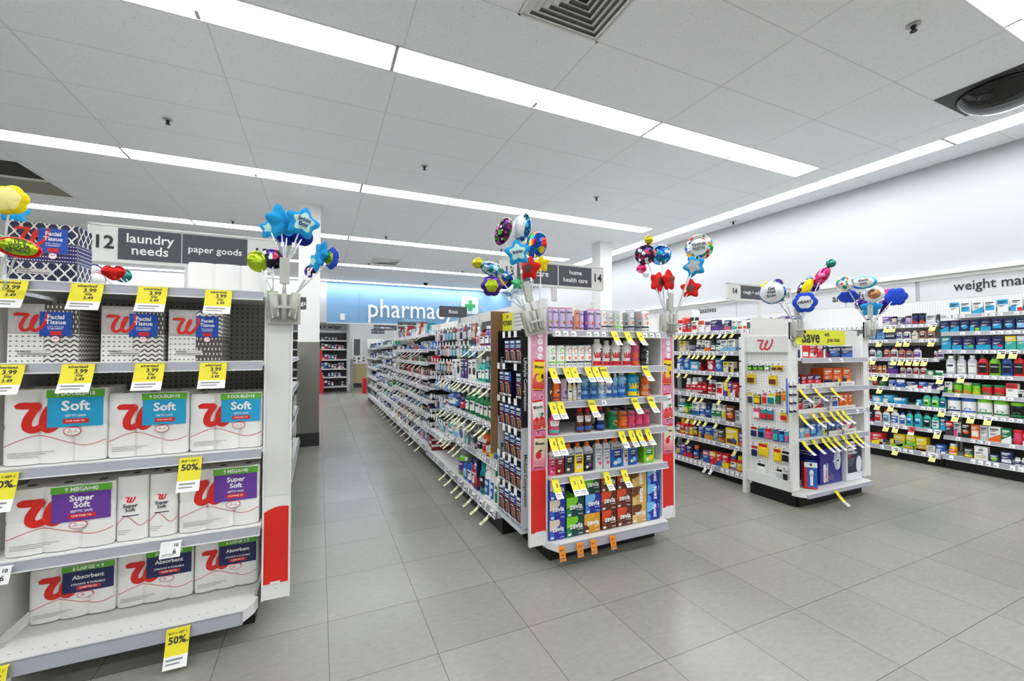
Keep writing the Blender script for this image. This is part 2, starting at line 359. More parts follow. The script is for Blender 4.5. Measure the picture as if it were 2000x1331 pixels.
MB().box(-5.6, -3.17, 7.26, 7.34, ZC - 0.012, ZC - 0.001, offwhite).part('bar', t)
# ---- pharmacy wall lettering, plus emblem, small alarm box
ph = thing('pharmacy_sign', 'large white raised lettering reading pharmacy on the blue wall', 'sign', (2.4, 14.38, 2.6)); wl = mat('white_raised_letter', 'ffffff', 0.4)
vs_, fs_ = text_geo('pharmacy', 0.0, 'LEFT'); wid = max(v[0] for v in vs_)
xa, xb = at(717, 600, Y=14.36).x, at(886, 600, Y=14.36).x; k = (xb - xa) / wid; hz = k * 1.18; b = MB()
for yo, mm in ((14.36, wl), (14.375, mat('letter_return', 'b8c4d0', 0.5))): b.add([(xa + x * k + (0 if yo < 14.37 else 0.012), yo, 2.735 + y * hz - (0 if yo < 14.37 else 0.014)) for x, y in vs_], fs_, mm)
b.part('lettering', ph)
t = thing('pharmacy_emblem', 'white rounded square with a green cross right of the pharmacy lettering', 'sign', (4.87, 14.36, 2.7))
xa, xb = at(902, 600, Y=14.36).x, at(934, 600, Y=14.36).x; zc = at(918, 597, Y=14.36).z; hw = (xb - xa) / 2; xc = (xa + xb) / 2
def rr(cx, cz, w, h, r, n=4):
    P = []
    for sx, sz, a0 in ((1, 1, 0), (-1, 1, 90), (-1, -1, 180), (1, -1, 270)):
        for i in range(n + 1):
            a = math.radians(a0 + 90 * i / n); P.append((cx + sx * (w - r) + r * math.cos(a), cz + sz * (h - r) + r * math.sin(a)))
    return P
MB().prism(rr(xc, zc, hw, hw, 0.12), wl, 14.37, 14.39, 'y').part('backplate', t)
MB().prism(rr(xc, zc, hw * .9, hw * .9, 0.1), mat('pale_blue_ring', 'cfe0ee', 0.5), 14.36, 14.37, 'y').part('ring', t)
b = MB(); gm = mat('cross_green', '1fa055', 0.5); s = hw * 0.62; q = hw * .22
b.box(xc - s, xc + s, 14.345, 14.36, zc - q, zc + q, gm); b.box(xc - q, xc + q, 14.342, 14.357, zc - s, zc + s, gm); b.part('cross', t, 'green cross')
a = at(669, 619, Y=14.36); MB().box(a.x - .07, a.x + .07, 14.36, 14.4, a.z - .1, a.z + .1, white).lone('alarm_strobe', 'small white alarm box on the blue wall left of the lettering', 'alarm')

# ================================================================== shelving builders
def shelf_part(parent, x0, x1, y0, y1, z, front, rail_h=0.036, stick=0.0, thick=0.02, railm=None, seed=0, tilt=0.012, name='shelf', stm=None):
    """shelf whose top is at z; front is '-y', '-x' or '+x'; price rail with paper labels on its front edge"""
    b = MB(); b.box(x0, x1, y0, y1, z - thick, z, white); sh = b.part(name, parent)
    r = MB(); railm = railm or railgrey; rnd = random.Random(seed)
    if front == '-y':
        r.prism([(y0, z + 0.004), (y0 - tilt, z - rail_h), (y0 - tilt + .004, z - rail_h - .003), (y0 + 0.006, z - rail_h), (y0 + 0.006, z + 0.004)], railm, x0, x1, 'x')
        r.box(x0, x1, y0 - 0.003, y0 + 0.002, z + 0.001, z + 0.006, white)
        r.box(x0, x1, y0 - tilt - 0.003, y0 - tilt + 0.004, z - rail_h - 0.004, z - rail_h + 0.001, white)
        fn = lambda u, v: (u, y0 - tilt * (z - v) / rail_h - 0.0012, v); L, lo = x1 - x0, x0
    else:
        sg = -1 if front == '-x' else 1; xf = x0 if sg < 0 else x1
        pts = [(xf, z + 0.004), (xf + sg * tilt, z - rail_h), (xf - sg * 0.006, z - rail_h), (xf - sg * 0.006, z + 0.004)]
        r.prism(pts if sg < 0 else pts[::-1], railm, y0, y1, 'y')
        r.box(min(xf, xf + sg * 0.003), max(xf, xf + sg * 0.003), y0, y1, z + 0.001, z + 0.006, white)
        r.box(min(xf + sg * tilt, xf + sg * (tilt + .004)), max(xf + sg * tilt, xf + sg * (tilt + .004)), y0, y1, z - rail_h - 0.004, z - rail_h + 0.001, white)
        fn = lambda u, v: (xf + sg * (tilt * (z - v) / rail_h + 0.0012), u, v); L, lo = y1 - y0, y0
    if stick:
        u = 0.02
        while u < L - 0.05:
            if rnd.random() < stick:
                w = 0.038
                a, bb = (lo + u, lo + u + w) if front != '-x' else (lo + u + w, lo + u)
                r.patch(fn, a, bb, z - rail_h + 0.003, z - 0.003, stm or paper)
                r.patch(lambda p, q: tuple(c + (0, -0.0006, 0)[i] if front == '-y' else c + (-0.0006 if front == '-x' else 0.0006, 0, 0)[i] for i, c in enumerate(fn(p, q))), a + (bb - a) * .15, a + (bb - a) * .6, z - rail_h + 0.008, z - rail_h + 0.02, greyink)
            u += 0.06
    r.part('price_rail', sh); return sh

def tag_mesh(w, h, out, c1, c2, txt, kind):
    """paper tag hanging from a rail: origin at its top centre, faces -Y and curls out towards -Y"""
    b = MB(); N = 6
    def fn(u, v, e=0.0):
        t = max(0, -v / h); return (u, -out * t ** 1.25 - e, v * (1 - 0.12 * t * (out / 0.07)))
    top = 1.0 if kind == 'plain' else 0.66
    if kind == 'rev': top, c1, c2 = 0.42, c2, c1
    b.patch(fn, -w / 2, w / 2, -h * top, 0, c1, 1, N)
    if top < 1: b.patch(fn, -w / 2, w / 2, -h, -h * top, c2, 1, 3)
    b.add([(-w / 2, .0158, .001), (w / 2, .0158, .001), (w / 2, 0, 0), (-w / 2, 0, 0)], [(0, 1, 2, 3)], c1)
    f2 = lambda u, v: fn(u, v, 0.0008)
    if txt:
        for i, (s_, hh, vv, uu) in enumerate(txt): b.text(f2, s_, w * uu, -h * vv, h * hh, ink, 1.0, 0, 0.03)
    else:
        b.patch(f2, -w * .4, w * .4, -h * .2, -h * .1, ink); b.patch(f2, -w * .1, w * .38, -h * .45, -h * .28, ink)
    b.patch(f2, -w * .4, w * .3, -h * .78, -h * .73, greyink); b.patch(f2, -w * .4, w * .2, -h * .88, -h * .84, greyink)
    return b.mesh('price_tag')
_TG = {}
def hang_tag(key, loc, rz, label, group):
    if key not in _TG:
        w, h, out, c1, c2, txt, kind = TAGS[key]; _TG[key] = tag_mesh(w, h, out, c1, c2, txt, kind)
    put('price_tag', [(_TG[key], 'tag')], loc, rz, label, 'price tag', group)
TAGS = {'adv': (0.105, 0.125, 0.05, tagyel, paper, [('advertised', .12, .08, 0), ('3.99', .2, .24, .1), ('50¢', .13, .38, .08), ('3.49', .15, .52, .1)], 'two'),
        'fifty': (0.085, 0.15, 0.05, tagyel, paper, [('BUY 1 GET 1', .08, .08, 0), ('50%', .25, .27, -.02), ('OFF', .075, .34, .36)], 'two'),
        'six': (0.075, 0.06, 0.02, paper, paper, [('10', .3, .2, .25), ('6', .42, .62, .2)], 'plain'),
        'sale': (0.05, 0.105, 0.07, tagyel, paper, [('4', .22, .32, .1)], 'two'),
        'free': (0.055, 0.115, 0.075, tagyel, paper, [('FREE', .17, .2, 0)], 'two'),
        'five': (0.05, 0.11, 0.07, tagyel, paper, [('5', .26, .3, .1)], 'two'),
        'low': (0.045, 0.08, 0.015, orangep, orangep, [('BUY 2', .14, .2, 0), ('7.49', .16, .55, 0), ('OR 4.99', .14, .82, 0)], 'plain'),
        'saleR': (0.042, 0.12, 0.10, tagyel, paper, [('5', .2, .3, .1)], 'two'),
        'aisle': (0.036, 0.095, 0.07, tagyel2, paper, None, 'rev'), 'aislew': (0.036, 0.095, 0.07, paper, paper, None, 'plain'),
        'slash': (0.04, 0.11, 0.10, mat('cream_tag_paper', 'eceab4', .55), paper, None, 'rev'), 'slashw': (0.04, 0.11, 0.10, paper, paper, None, 'plain'),
        'wall': (0.06, 0.10, 0.055, tagyel2, paper, None, 'rev'), 'wallred': (0.06, 0.10, 0.05, redink, paper, None, 'two')}
# ================================================================== product builders (origin at base centre, front towards -Y)
gloss = lambda c: mat('glossy_' + CN[c][0].replace(' ', '_'), CN[c][1], 0.16)
capm = lambda c: mat('cap_' + CN[c][0].replace(' ', '_'), CN[c][1], 0.3)
alum = mat('brushed_aluminium', 'c8cacc', 0.25, 0.8)
def CYL(r, z0=0, y=0.0, e=0.0006, sx=1.0):
    return lambda u, v: ((r * sx + e) * math.sin(u / r), y - (r + e) * math.cos(u / r), v + z0)
def box_art(b, w, h, y, c1, c2, c3, seed, txt=None, tc=None, rot=0):
    """printed front of a carton"""
    rnd = random.Random(seed); f1, f2 = FX(y - 0.0006), FX(y - 0.0012); k = seed % 7
    P = lambda f, a, bb, c, d, m: b.patch(f, -w / 2 + w * a, -w / 2 + w * bb, h * c, h * d, m)
    A, B_, Wt = cm(c2), cm(c3), cm('w' if c1 not in 'wse' else 'x')
    if k == 0: P(f1, 0, 1, 0, .38, A)
    elif k == 1: P(f1, 0, 1, .62, 1, A)
    elif k == 2: b.disc(f1, 0, h * .42, w * .34, min(h * .3, w * .34), A)
    elif k == 3: P(f1, .12, .88, .2, .6, A)
    elif k == 4: P(f1, 0, .45, 0, .5, A); P(f1, .55, 1, 0, .3, B_)
    elif k == 5: b.add([f1(-w / 2, 0), f1(w / 2, 0), f1(w / 2, h * .55), f1(-w / 2, h * .2)], [(0, 1, 2, 3)], A)
    else: P(f1, .1, .9, .08, .34, A); b.disc(f2, w * .18, h * .3, w * .17, w * .17, B_)
    if txt: b.text(f2, txt, 0, h * .74 if not rot else h * .5, (w * .88 / max(len(txt) * .66, 1)) if not rot else (h * .8 / (len(txt) * .5)), cm(tc or ('w' if c1 not in 'wse' else 'n')), 1, rot, 0.03)
    else:
        P(f2, .12, .82, .78, .87, Wt); P(f2, .12, .6, .68, .73, Wt)
    if h > 0.07: P(f2, .14, .66, .5, .54, Wt); P(f2, .14, .5, .43, .46, Wt)
_PC = {}
def prod(kind, w, h, d, c1='w', c2='b', c3='r', txt=None, seed=0):
    key = (kind, round(w, 3), round(h, 3), round(d, 3), c1, c2, c3, txt, seed % 7 if kind in ('box', 'low') else 0)
    if key in _PC: return _PC[key]
    body, cap, lab = MB(), MB(), MB(); r = w / 2; m1, m2, m3 = cm(c1), cm(c2), cm(c3)
    out = []
    if kind in ('box', 'low'):
        e = min(0.002, w * .03); body.prism([(-r, -d / 2 + e), (-r + e, -d / 2), (r - e, -d / 2), (r, -d / 2 + e), (r, d / 2), (-r, d / 2)], m1, 0, h, 'z')
        for sgn in (-1, 1): body.patch(lambda u, v: (sgn * (r + .0006), u * sgn, v), -d * .4, d * .4, h * .1, h * .4, m2)
        box_art(body, w, h, -d / 2, c1, c2, c3, seed, txt); out = [(body, 'carton')]
    elif kind == 'can':
        body.lathe([(r * .86, 0), (r * .98, h * .012), (r, h * .04), (r, h * .93), (r * .9, h * .97)], gloss(c1), 22)
        cap.lathe([(r * .9, h * .97), (r * .93, h * .985), (r * .93, h), (r * .84, h), (r * .84, h * .985)], alum if c3 != 'r' else capm(c3), 22)
        f = CYL(r); lab.disc(f, 0, h * .38, r * .52, h * .085 if h > .13 else h * .14, m2, 14); lab.disc(CYL(r, e=.0012), r * .25, h * .34, r * .3, h * .06, m3, 12)
        lab.patch(f, -r, r, h * .1, h * .15, cm('x') if txt else m3, 8)
        if txt: lab.text(CYL(r, e=.0012), txt, 0, h * .8, r * 2 / (len(txt) * .5) * .8, ink, 1, 0, .03)
        out = [(body, 'can_body'), (cap, 'can_lid'), (lab, 'printed_label')]
    elif kind == 'energy':      # tall white can with a C mark
        body.lathe([(r * .86, 0), (r * .98, h * .012), (r, h * .04), (r, h * .93), (r * .9, h * .97)], gloss(c1), 22)
        cap.lathe([(r * .9, h * .97), (r * .93, h * .985), (r * .93, h), (r * .84, h), (r * .84, h * .985)], alum, 22)
        f, f2 = CYL(r), CYL(r, e=.0012)
        lab.ribbon(f, [(.9, .8, 1), (.5, 1, 1.2), (.1, .7, 1), (.05, .3, .8), (.4, 0, .7), (.9, .1, .5)], m2, -r * .45, h * .7, r * .9, h * .15, r * .22)
        lab.text(f2, 'CELSIUS', 0, h * .62, r * .34, ink, 1, 0, .02); lab.disc(f, 0, h * .42, r * .42, h * .075, m3, 14)
        lab.patch(f, -r * 1.2, r * 1.2, h * .2, h * .27, ink if c2 != 'L' else m2, 10)
        for i in range(3): lab.patch(f2, -r * .8 + i * r * .6, -r * .45 + i * r * .6, h * .06, h * .14, greyink, 2)
        out = [(body, 'can_body'), (cap, 'can_lid'), (lab, 'printed_label')]
    elif kind == 'sport':       # rounded sport-drink bottle, lettering running up the side
        body.lathe([(r * .8, 0), (r * .97, h * .02), (r, h * .08), (r, h * .3), (r * .96, h * .42), (r, h * .55), (r, h * .68), (r * .86, h * .78), (r * .55, h * .85), (r * .42, h * .87)], gloss(c1), 24)
        cap.lathe([(r * .5, h * .865), (r * .52, h * .87), (r * .5, h * .985), (r * .46, h)], capm(c3), 20)
        f = CYL(r, e=.001); lab.patch(f, -r * 1.3, r * 1.3, h * .04, h * .2, m2, 10)
        for i in range(4): lab.add([f(-r * .9 + i * .3 * r, h * .3), f(-r * .6 + i * .3 * r, h * .34), f(-r * 1.0 + i * .45 * r, h * .55), f(-r * 1.1 + i * .4 * r, h * .5)], [(0, 1, 2, 3)], m2)
        lab.text(CYL(r, e=.0018), txt or 'PRIME', r * .3, h * .38, r * .95, ink if c1 != 'k' else cm('w'), .62 * h / (2.75 * r), -PI / 2, .03)
        out = [(body, 'bottle_body'), (cap, 'bottle_cap'), (lab, 'printed_label')]
    elif kind == 'bottle':      # mouthwash style, flattened
        sy = d / w; body.lathe([(r * .9, 0), (r, h * .03), (r, h * .55), (r * .92, h * .66), (r * .5, h * .78), (r * .34, h * .82), (r * .34, h * .86)], gloss(c1), 18, sy=sy)
        cap.lathe([(r * .42, h * .845), (r * .44, h * .86), (r * .4, h), (0.001, h)], capm(c3), 14, sy=1, cap=True)
        lab.patch(lambda u, v: ((r + .001) * math.sin(u), -(r + .001) * sy * math.cos(u), v), -.95, .95, h * .14, h * .52, m2, 8); fl = lambda u, v: ((r + .002) * math.sin(u / r), -(r + .002) * sy * math.cos(u / r), v)
        lab.patch(fl, -r * .6, r * .6, h * .38, h * .46, cm('w') if c2 not in 'we' else cm('n'), 4); lab.patch(fl, -r * .5, r * .3, h * .26, h * .3, m3, 4)
        out = [(body, 'bottle_body'), (cap, 'bottle_cap'), (lab, 'label')]
    elif kind == 'jug':         # rounded square plastic bottle
        sy = d / w; body.lathe([(r * .9, 0), (r, h * .03), (r, h * .62), (r * .9, h * .74), (r * .5, h * .84), (r * .45, h * .87)], gloss(c1), 8 if False else 18, sy=sy)
        cap.lathe([(r * .52, h * .86), (r * .54, h * .88), (r * .5, h * .99), (r * .44, h)], capm(c3), 16)
        fl = lambda u, v: ((r + .0012) * math.sin(u / r), -(r + .0012) * sy * math.cos(u / r), v); lab.patch(fl, -r * .85, r * .85, h * .12, h * .6, m2, 8)
        f3 = lambda u, v: ((r + .002) * math.sin(u / r), -(r + .002) * sy * math.cos(u / r), v)
        if txt: lab.text(f3, txt, 0, h * .45, r * 1.7 / (len(txt) * .5), cm('w') if c2 not in 'we' else cm('n'), 1, 0, .03)
        else: lab.patch(f3, -r * .6, r * .55, h * .42, h * .52, cm('w') if c2 not in 'wel' else cm('n'), 4)
        lab.patch(f3, -r * .6, r * .3, h * .2, h * .32, m3, 4)
        out = [(body, 'bottle_body'), (cap, 'bottle_cap'), (lab, 'label')]
    elif kind == 'tub':
        body.lathe([(r * .94, 0), (r, h * .03), (r, h * .76), (r * .95, h * .8)], gloss(c1), 22)
        cap.lathe([(r * 1.0, h * .79), (r * 1.03, h * .81), (r * 1.03, h * .97), (r * .98, h), (0.001, h)], capm(c3), 22)
        f = CYL(r, e=.001); lab.patch(f, -r * 1.2, r * 1.2, h * .1, h * .2, m2, 10); f3 = CYL(r, e=.0018)
        if txt: lab.text(f3, txt, 0, h * .55, r * 1.5 / (len(txt) * .5), cm('w') if c1 not in 'we' else ink, 1, 0, .03)
        lab.disc(f, 0, h * .3, r * .5, h * .09, m2, 12)
        out = [(body, 'tub_body'), (cap, 'tub_lid'), (lab, 'label')]
    elif kind == 'pill':        # vitamin bottle with a wide ribbed cap
        body.lathe([(r * .92, 0), (r, h * .04), (r, h * .6), (r * .9, h * .7), (r * .68, h * .76)], gloss(c1), 18)
        cap.lathe([(r * .74, h * .75), (r * .76, h * .77), (r * .76, h * .98), (r * .7, h)], capm(c3), 18)
        f = CYL(r, e=.001); lab.patch(f, -r * 1.25, r * 1.25, h * .08, h * .56, m2, 9); f2 = CYL(r, e=.0018)
        lab.patch(f2, -r * .7, r * .6, h * .4, h * .48, cm('w') if c2 not in 'we' else cm('n'), 4); lab.patch(f2, -r * 1.1, r * 1.1, h * .1, h * .2, m3, 8)
        out = [(body, 'bottle_body'), (cap, 'bottle_cap'), (lab, 'label')]
    elif kind == 'pouch':       # gusseted carton with a screw cap
        body.prism([(-r, -d / 2), (r, -d / 2), (r, d / 2), (-r, d / 2)], gloss(c1), 0, h * .74, 'z')
        body.add([(-r, -d / 2, h * .74), (r, -d / 2, h * .74), (r, d / 2, h * .74), (-r, d / 2, h * .74), (-r * .5, -d * .05, h * .87), (r * .5, -d * .05, h * .87), (r * .5, d * .05, h * .87), (-r * .5, d * .05, h * .87)],
                 [(0, 1, 5, 4), (1, 2, 6, 5), (2, 3, 7, 6), (3, 0, 4, 7), (4, 5, 6, 7)], cm('s'))
        cap.lathe([(r * .4, h * .84), (r * .46, h * .87), (r * .46, h * .96), (r * .36, h)], capm('o'), 14)
        f, f2, f3 = FX(-d / 2 - .0006), FX(-d / 2 - .0012), FX(-d / 2 - .0018)
        lab.patch(f, -r, r, h * .6, h * .74, cm('s')); lab.text(f2, 'bueno', 0, h * .66, r * .62, ink, 1, 0, .028)
        lab.patch(f, -r * .55, r * .7, h * .3, h * .56, m2); lab.patch(f2, -r * .45, r * .5, h * .48, h * .52, paper); lab.patch(f2, -r * .45, r * .4, h * .4, h * .43, paper)
        lab.disc(f3, r * .3, h * .2, r * .42, r * .42, m3, 14); lab.disc(f2, -r * .3, h * .14, r * .36, r * .3, cm('e'), 12)
        out = [(body, 'carton_body'), (cap, 'screw_cap'), (lab, 'printed_label')]
    elif kind == 'shake':       # waisted shake bottle
        body.lathe([(r * .85, 0), (r, h * .04), (r, h * .2), (r * .84, h * .42), (r * .98, h * .66), (r * .8, h * .78), (r * .52, h * .84)], gloss(c1), 20)
        cap.lathe([(r * .62, h * .83), (r * .64, h * .85), (r * .6, h), (r * .5, h)], capm(c3), 18)
        prof = lambda v: r * (1 - .14 * math.exp(-((v / h - .42) / .13) ** 2)) + .0012
        f = lambda u, v: (prof(v) * math.sin(u), -prof(v) * math.cos(u), v)
        lab.patch(f, -1.15, 1.15, h * .1, h * .24, m2, 8, 3); lab.patch(f, -1.1, 1.1, h * .42, h * .68, cm('w'), 8, 6)
        f2 = lambda u, v: ((prof(v) + .001) * math.sin(u), -(prof(v) + .001) * math.cos(u), v)
        lab.disc(f2, 0, h * .6, .55, h * .055, cm(c3), 14); lab.patch(f2, -.4, .4, h * .585, h * .615, paper, 3)
        out = [(body, 'bottle_body'), (cap, 'bottle_cap'), (lab, 'label')]
    elif kind == 'card':        # blister card with euro hole, hung on a hook
        body.box(-r, r, -d / 2, -d / 2 + .004, 0, h, m1); f = FX(-d / 2 - .0006)
        body.patch(f, -r * .9, r * .9, h * .68, h * .88, m2); body.disc(f, 0, h * .94, w * .07, w * .05, cm('x'), 8)
        lab.prism([(-d / 2, h * .08), (-d / 2 - .012, h * .12), (-d / 2 - .012, h * .56), (-d / 2, h * .6)], m3, -r * .75, r * .75, 'x')
        out = [(body, 'backing_card'), (lab, 'blister')]
    res = [(mb.mesh(pn), pn) for mb, pn in out if mb.v]
    _PC[key] = res; return res
KIND = {'box': ('product_box', 'box'), 'low': ('product_box', 'box'), 'can': ('drink_can', 'can'), 'energy': ('drink_can', 'can'), 'sport': ('drink_bottle', 'bottle'), 'bottle': ('bottle', 'bottle'),
        'jug': ('plastic_bottle', 'bottle'), 'tub': ('tub', 'tub'), 'pill': ('pill_bottle', 'pill bottle'), 'pouch': ('drink_carton', 'drink carton'), 'shake': ('shake_bottle', 'bottle'), 'card': ('hanging_pack', 'hanging pack')}
KW = {'box': 'box', 'low': 'low box', 'can': 'can', 'energy': 'tall can', 'sport': 'bottle', 'bottle': 'bottle', 'jug': 'bottle', 'tub': 'tub', 'pill': 'pill bottle', 'pouch': 'drink carton', 'shake': 'shake bottle', 'card': 'hanging pack'}
CODE = {'b': 'box', 'l': 'low', 'c': 'can', 'e': 'energy', 's': 'sport', 'o': 'bottle', 'j': 'jug', 't': 'tub', 'p': 'pill', 'u': 'pouch', 'h': 'shake', 'k': 'card'}
DEPTH = {'box': .06, 'low': .1, 'card': .03}
LEV = {'A': [.175, .52, .81, 1.12], 'B': [.127, .387, .63, .89, 1.15, 1.372, 1.60], 'R': [.165, .382, .66, .885, 1.107, 1.39, 1.60, 1.80], 'S': [.152, .435, .70, .915, 1.082, 1.29, 1.525, 1.71]}
def XLEV(X, y): return 'A' if X < 2 else 'B' if X < 5 else ('R' if y < 2.52 else 'S')
def row(spec, z, where, group, X=None, Y=None, ox=0, oy=0, sc=1.0, depth=None, back='', rev=False, reps=1):
    """spec: 'x0,x1,ytop,K,c1c2c3[,text]' items in zoomed photo coordinates; stands them on height z with fronts on the plane X= or Y="""
    its = [s_.strip().split(',') for s_ in spec.split(';') if s_.strip()]
    for i, it in enumerate(its):
        x0, x1, yt = (float(it[0]) / sc + ox, float(it[1]) / sc + ox, float(it[2]) / sc + oy); kind = CODE[it[3]]; cc = (it[4] + 'wr')[:3]
        txt = it[5] if len(it) > 5 else None
        A, B_ = at(x0, 700, X=X, Y=Y), at(x1, 700, X=X, Y=Y); top = at((x0 + x1) / 2, yt, X=X, Y=Y).z
        w = (A - B_).length * .97; h = max(top - z, .02)
        if X is not None:
            lv = LEV[XLEV(X, (A.y + B_.y) / 2)]; up = [q for q in lv if q > z + .05]; h = min(h, (min(up) - z - .026) if up else 9)
        mid = (A + B_) / 2
        d = depth or DEPTH.get(kind, w * (.62 if kind in ('bottle', 'jug') else 1))
        if kind in ('bottle', 'jug'): d = w * .62
        elif kind not in ('box', 'low', 'card', 'pouch'): d = w
        if kind == 'pouch': d = w * .7
        w, h = round(w, 3), round(h, 3)
        loc, rz = ((mid.x, Y + d / 2, z + .001), 0) if Y is not None else ((X + d / 2, mid.y, z + .001), -PI / 2)
        a, b = cn(cc[0]), cn(cc[1]); col = a if a == b else a + ' and ' + b
        lab = '%s %s, %s from left, %s' % (col, KW[kind], nth(i), where)
        put(KIND[kind][0], prod(kind, w, h, d, cc[0], cc[1], cc[2], txt, int(x0 * 3 + yt)), loc, rz, lab, KIND[kind][1], group)

# ------------------------------------------------------------------ script initial and multi-roll packs
WPTS = [(.0, .84, .5), (.1, .9, 1), (.3, .89, 1), (.42, .88, .9), (.33, .66, 1), (.24, .36, 1.1), (.24, .1, 1.1), (.36, .0, 1), (.5, .14, .9), (.63, .5, .8), (.72, .84, .7), (.64, .78, .8), (.56, .48, 1), (.54, .14, 1.1), (.66, .0, 1.1), (.82, .16, 1), (.96, .5, .9), (1.02, .86, .9), (.98, 1.0, .6)]
tprm = mat('toilet_roll_paper_in_film', 'f1f0ed', 0.3, bump=(22, 0.25))
red = mat('bright_red_print', 'dc2318', 0.4)
def pack(x0, x1, y, z, h, panel, title, sub, bar, rolls, d=0.22, label='', name='toilet_roll_pack', big=None, rows=2, script=True, px=(.42, .97), sag=0.0):
    t = thing(name, label, 'toilet paper pack' if 'roll' in name else 'paper pack', ((x0 + x1) / 2, y + d / 2, z)); w = x1 - x0; rw = w / rolls; bul = rw * .16
    def yf(x, e=0): 
        q = ((x - x0) / rw) % 1.0; return y + bul - bul * math.sqrt(max(0, 1 - (2 * q - 1) ** 2)) - e
    b = MB(); nx = rolls * 14; out = []
    for i in range(nx + 1): x = x0 + w * i / nx; out.append((x, yf(min(max(x, x0 + 1e-4), x1 - 1e-4))))
    out += [(x1 - bul * (1 - abs(math.sin(PI * k / 8 * 2)) ** .5), y + bul + (d - 2 * bul) * k / 8) for k in range(1, 8)]
    out += [(x1 - w * i / nx, y + d - bul + bul * math.sqrt(max(0, 1 - (2 * ((i / nx * rolls) % 1) - 1) ** 2))) for i in range(nx + 1)]
    out += [(x0 + bul * (1 - abs(math.sin(PI * k / 8 * 2)) ** .5), y + d - bul - (d - 2 * bul) * k / 8) for k in range(1, 8)]
    cx_, cy_ = (x0 + x1) / 2, y + d / 2; n = len(out); zs = []
    for r in range(rows):
        a, c = z + h * r / rows, z + h * (r + 1) / rows; ed = .012
        zs += [(a + .001, .975 if r == 0 else .988), (a + ed, 1.0), (c - ed, 1.0), (c - .001, .975 if r == rows - 1 else .988)]
    vs = [(cx_ + (p[0] - cx_) * s_, cy_ + (p[1] - cy_) * s_, zz) for zz, s_ in zs for p in out]
    fs = [(k * n + i, k * n + (i + 1) % n, (k + 1) * n + (i + 1) % n, (k + 1) * n + i) for k in range(len(zs) - 1) for i in range(n)]
    b.add(vs, fs, tprm, True); b.add(vs[-n:], [tuple(range(n))], tprm)
    for i in range(rolls): b.lathe([(rw * .13, 0), (rw * .13, .002)], mat('roll_core', '6d655c', 0.9), 12, x0 + rw * (i + .5), y + rw * .5 + .005, z + h - .0005)
    b.part('wrapped_rolls', t)
    f = lambda e: (lambda u, v: (u, yf(u, e), v)); l = MB()
    if script: l.ribbon((lambda u, v: (u, y + (yf(u, 0) - y) * .6 - .001, v)), WPTS, red, x0 + w * .12, z + h * .46, w * .48, h * .36, w * .085)
    if title: pts = [(i / 12, .30 + .08 * math.sin(i / 12 * PI * 2.1 - .6), 1) for i in range(13)]; l.ribbon(f(.001), pts, mat('thin_red_line', 'c8302c', 0.5), x0 + w * .01, z, w * .98, h, .0025)
    if panel:
        f = lambda e: (lambda u, v: (u, y + (yf(u, 0) - y) * .3 - e - .001, v))
        a, c = x0 + w * px[0], x0 + w * px[1]; zt = z + h * .9; zb = z + h * (.44 if title.count('\n') else .48); cxp = (a + c) / 2; pw = c - a
        l.patch(f(.002), a, c, zb, zt, cm(panel), 18, 1)
        if bar: l.patch(f(.0026), a - w * .01, c + w * .01, zt - h * .02, zt + h * .085, mat('lime_banner', '62b32e', 0.4), 18, 1); l.text(f(.0034), bar, cxp, zt + h * .03, pw * .125, paper, .9, 0, .03)
        tl = title.split('\n')
        for i, s_ in enumerate(tl): l.text(f(.0032), s_, cxp, zt - h * (.11 if len(tl) > 1 else .14) - h * .105 * i, pw * (1.0 / (.56 * max(len(q) for q in tl))) * (.5 if len(tl) > 1 else .72), paper, 1, 0, .028)
        l.text(f(.0032), sub, cxp, zb + h * .15, pw * .07, paper, 1, 0, .02)
        l.patch(f(.0028), cxp - pw * .22, cxp + pw * .24, zb + h * .045, zb + h * .11, red, 10)
        l.text(f(.0036), 'COMPARE TO', cxp, zb + h * .078, pw * .055, paper, 1, 0, .02)
        l.disc(f(.003), cxp - pw * .05, zb - h * .06, pw * .16, h * .062, red, 20); l.disc(f(.0036), cxp - pw * .05, zb - h * .06, pw * .145, h * .054, paper, 20)
        l.text(f(.0044), '100%', cxp - pw * .05, zb - h * .04, pw * .07, red, 1, 0, .02); l.text(f(.0044), 'satisfaction', cxp - pw * .05, zb - h * .068, pw * .045, red, 1, 0, .01)
    elif title:
        l.ribbon(f(.0014), WPTS, red, x0 + w * .3, z + h * .6, w * .3, h * .08, w * .05)
        for i, s_ in enumerate(title.split('\n')): l.text(f(.0014), s_, x0 + w * .45, z + h * (.54 - .065 * i), w * .2, ink, 1, 0, .028)
        l.patch(f(.0014), x0 + w * .2, x0 + w * .72, z + h * .38, z + h * .395, cm('n'), 8)
    for i in range(3): l.patch(f(.001), x0 + w * .06, x0 + w * (.5 - .08 * i), z + h * (.16 - .028 * i), z + h * (.172 - .028 * i), mat('faint_print', 'b4b4b4', 0.6), 10)
    l.part('printed_label', t, 'printed label panels and red script initial' if panel else None)
    return t
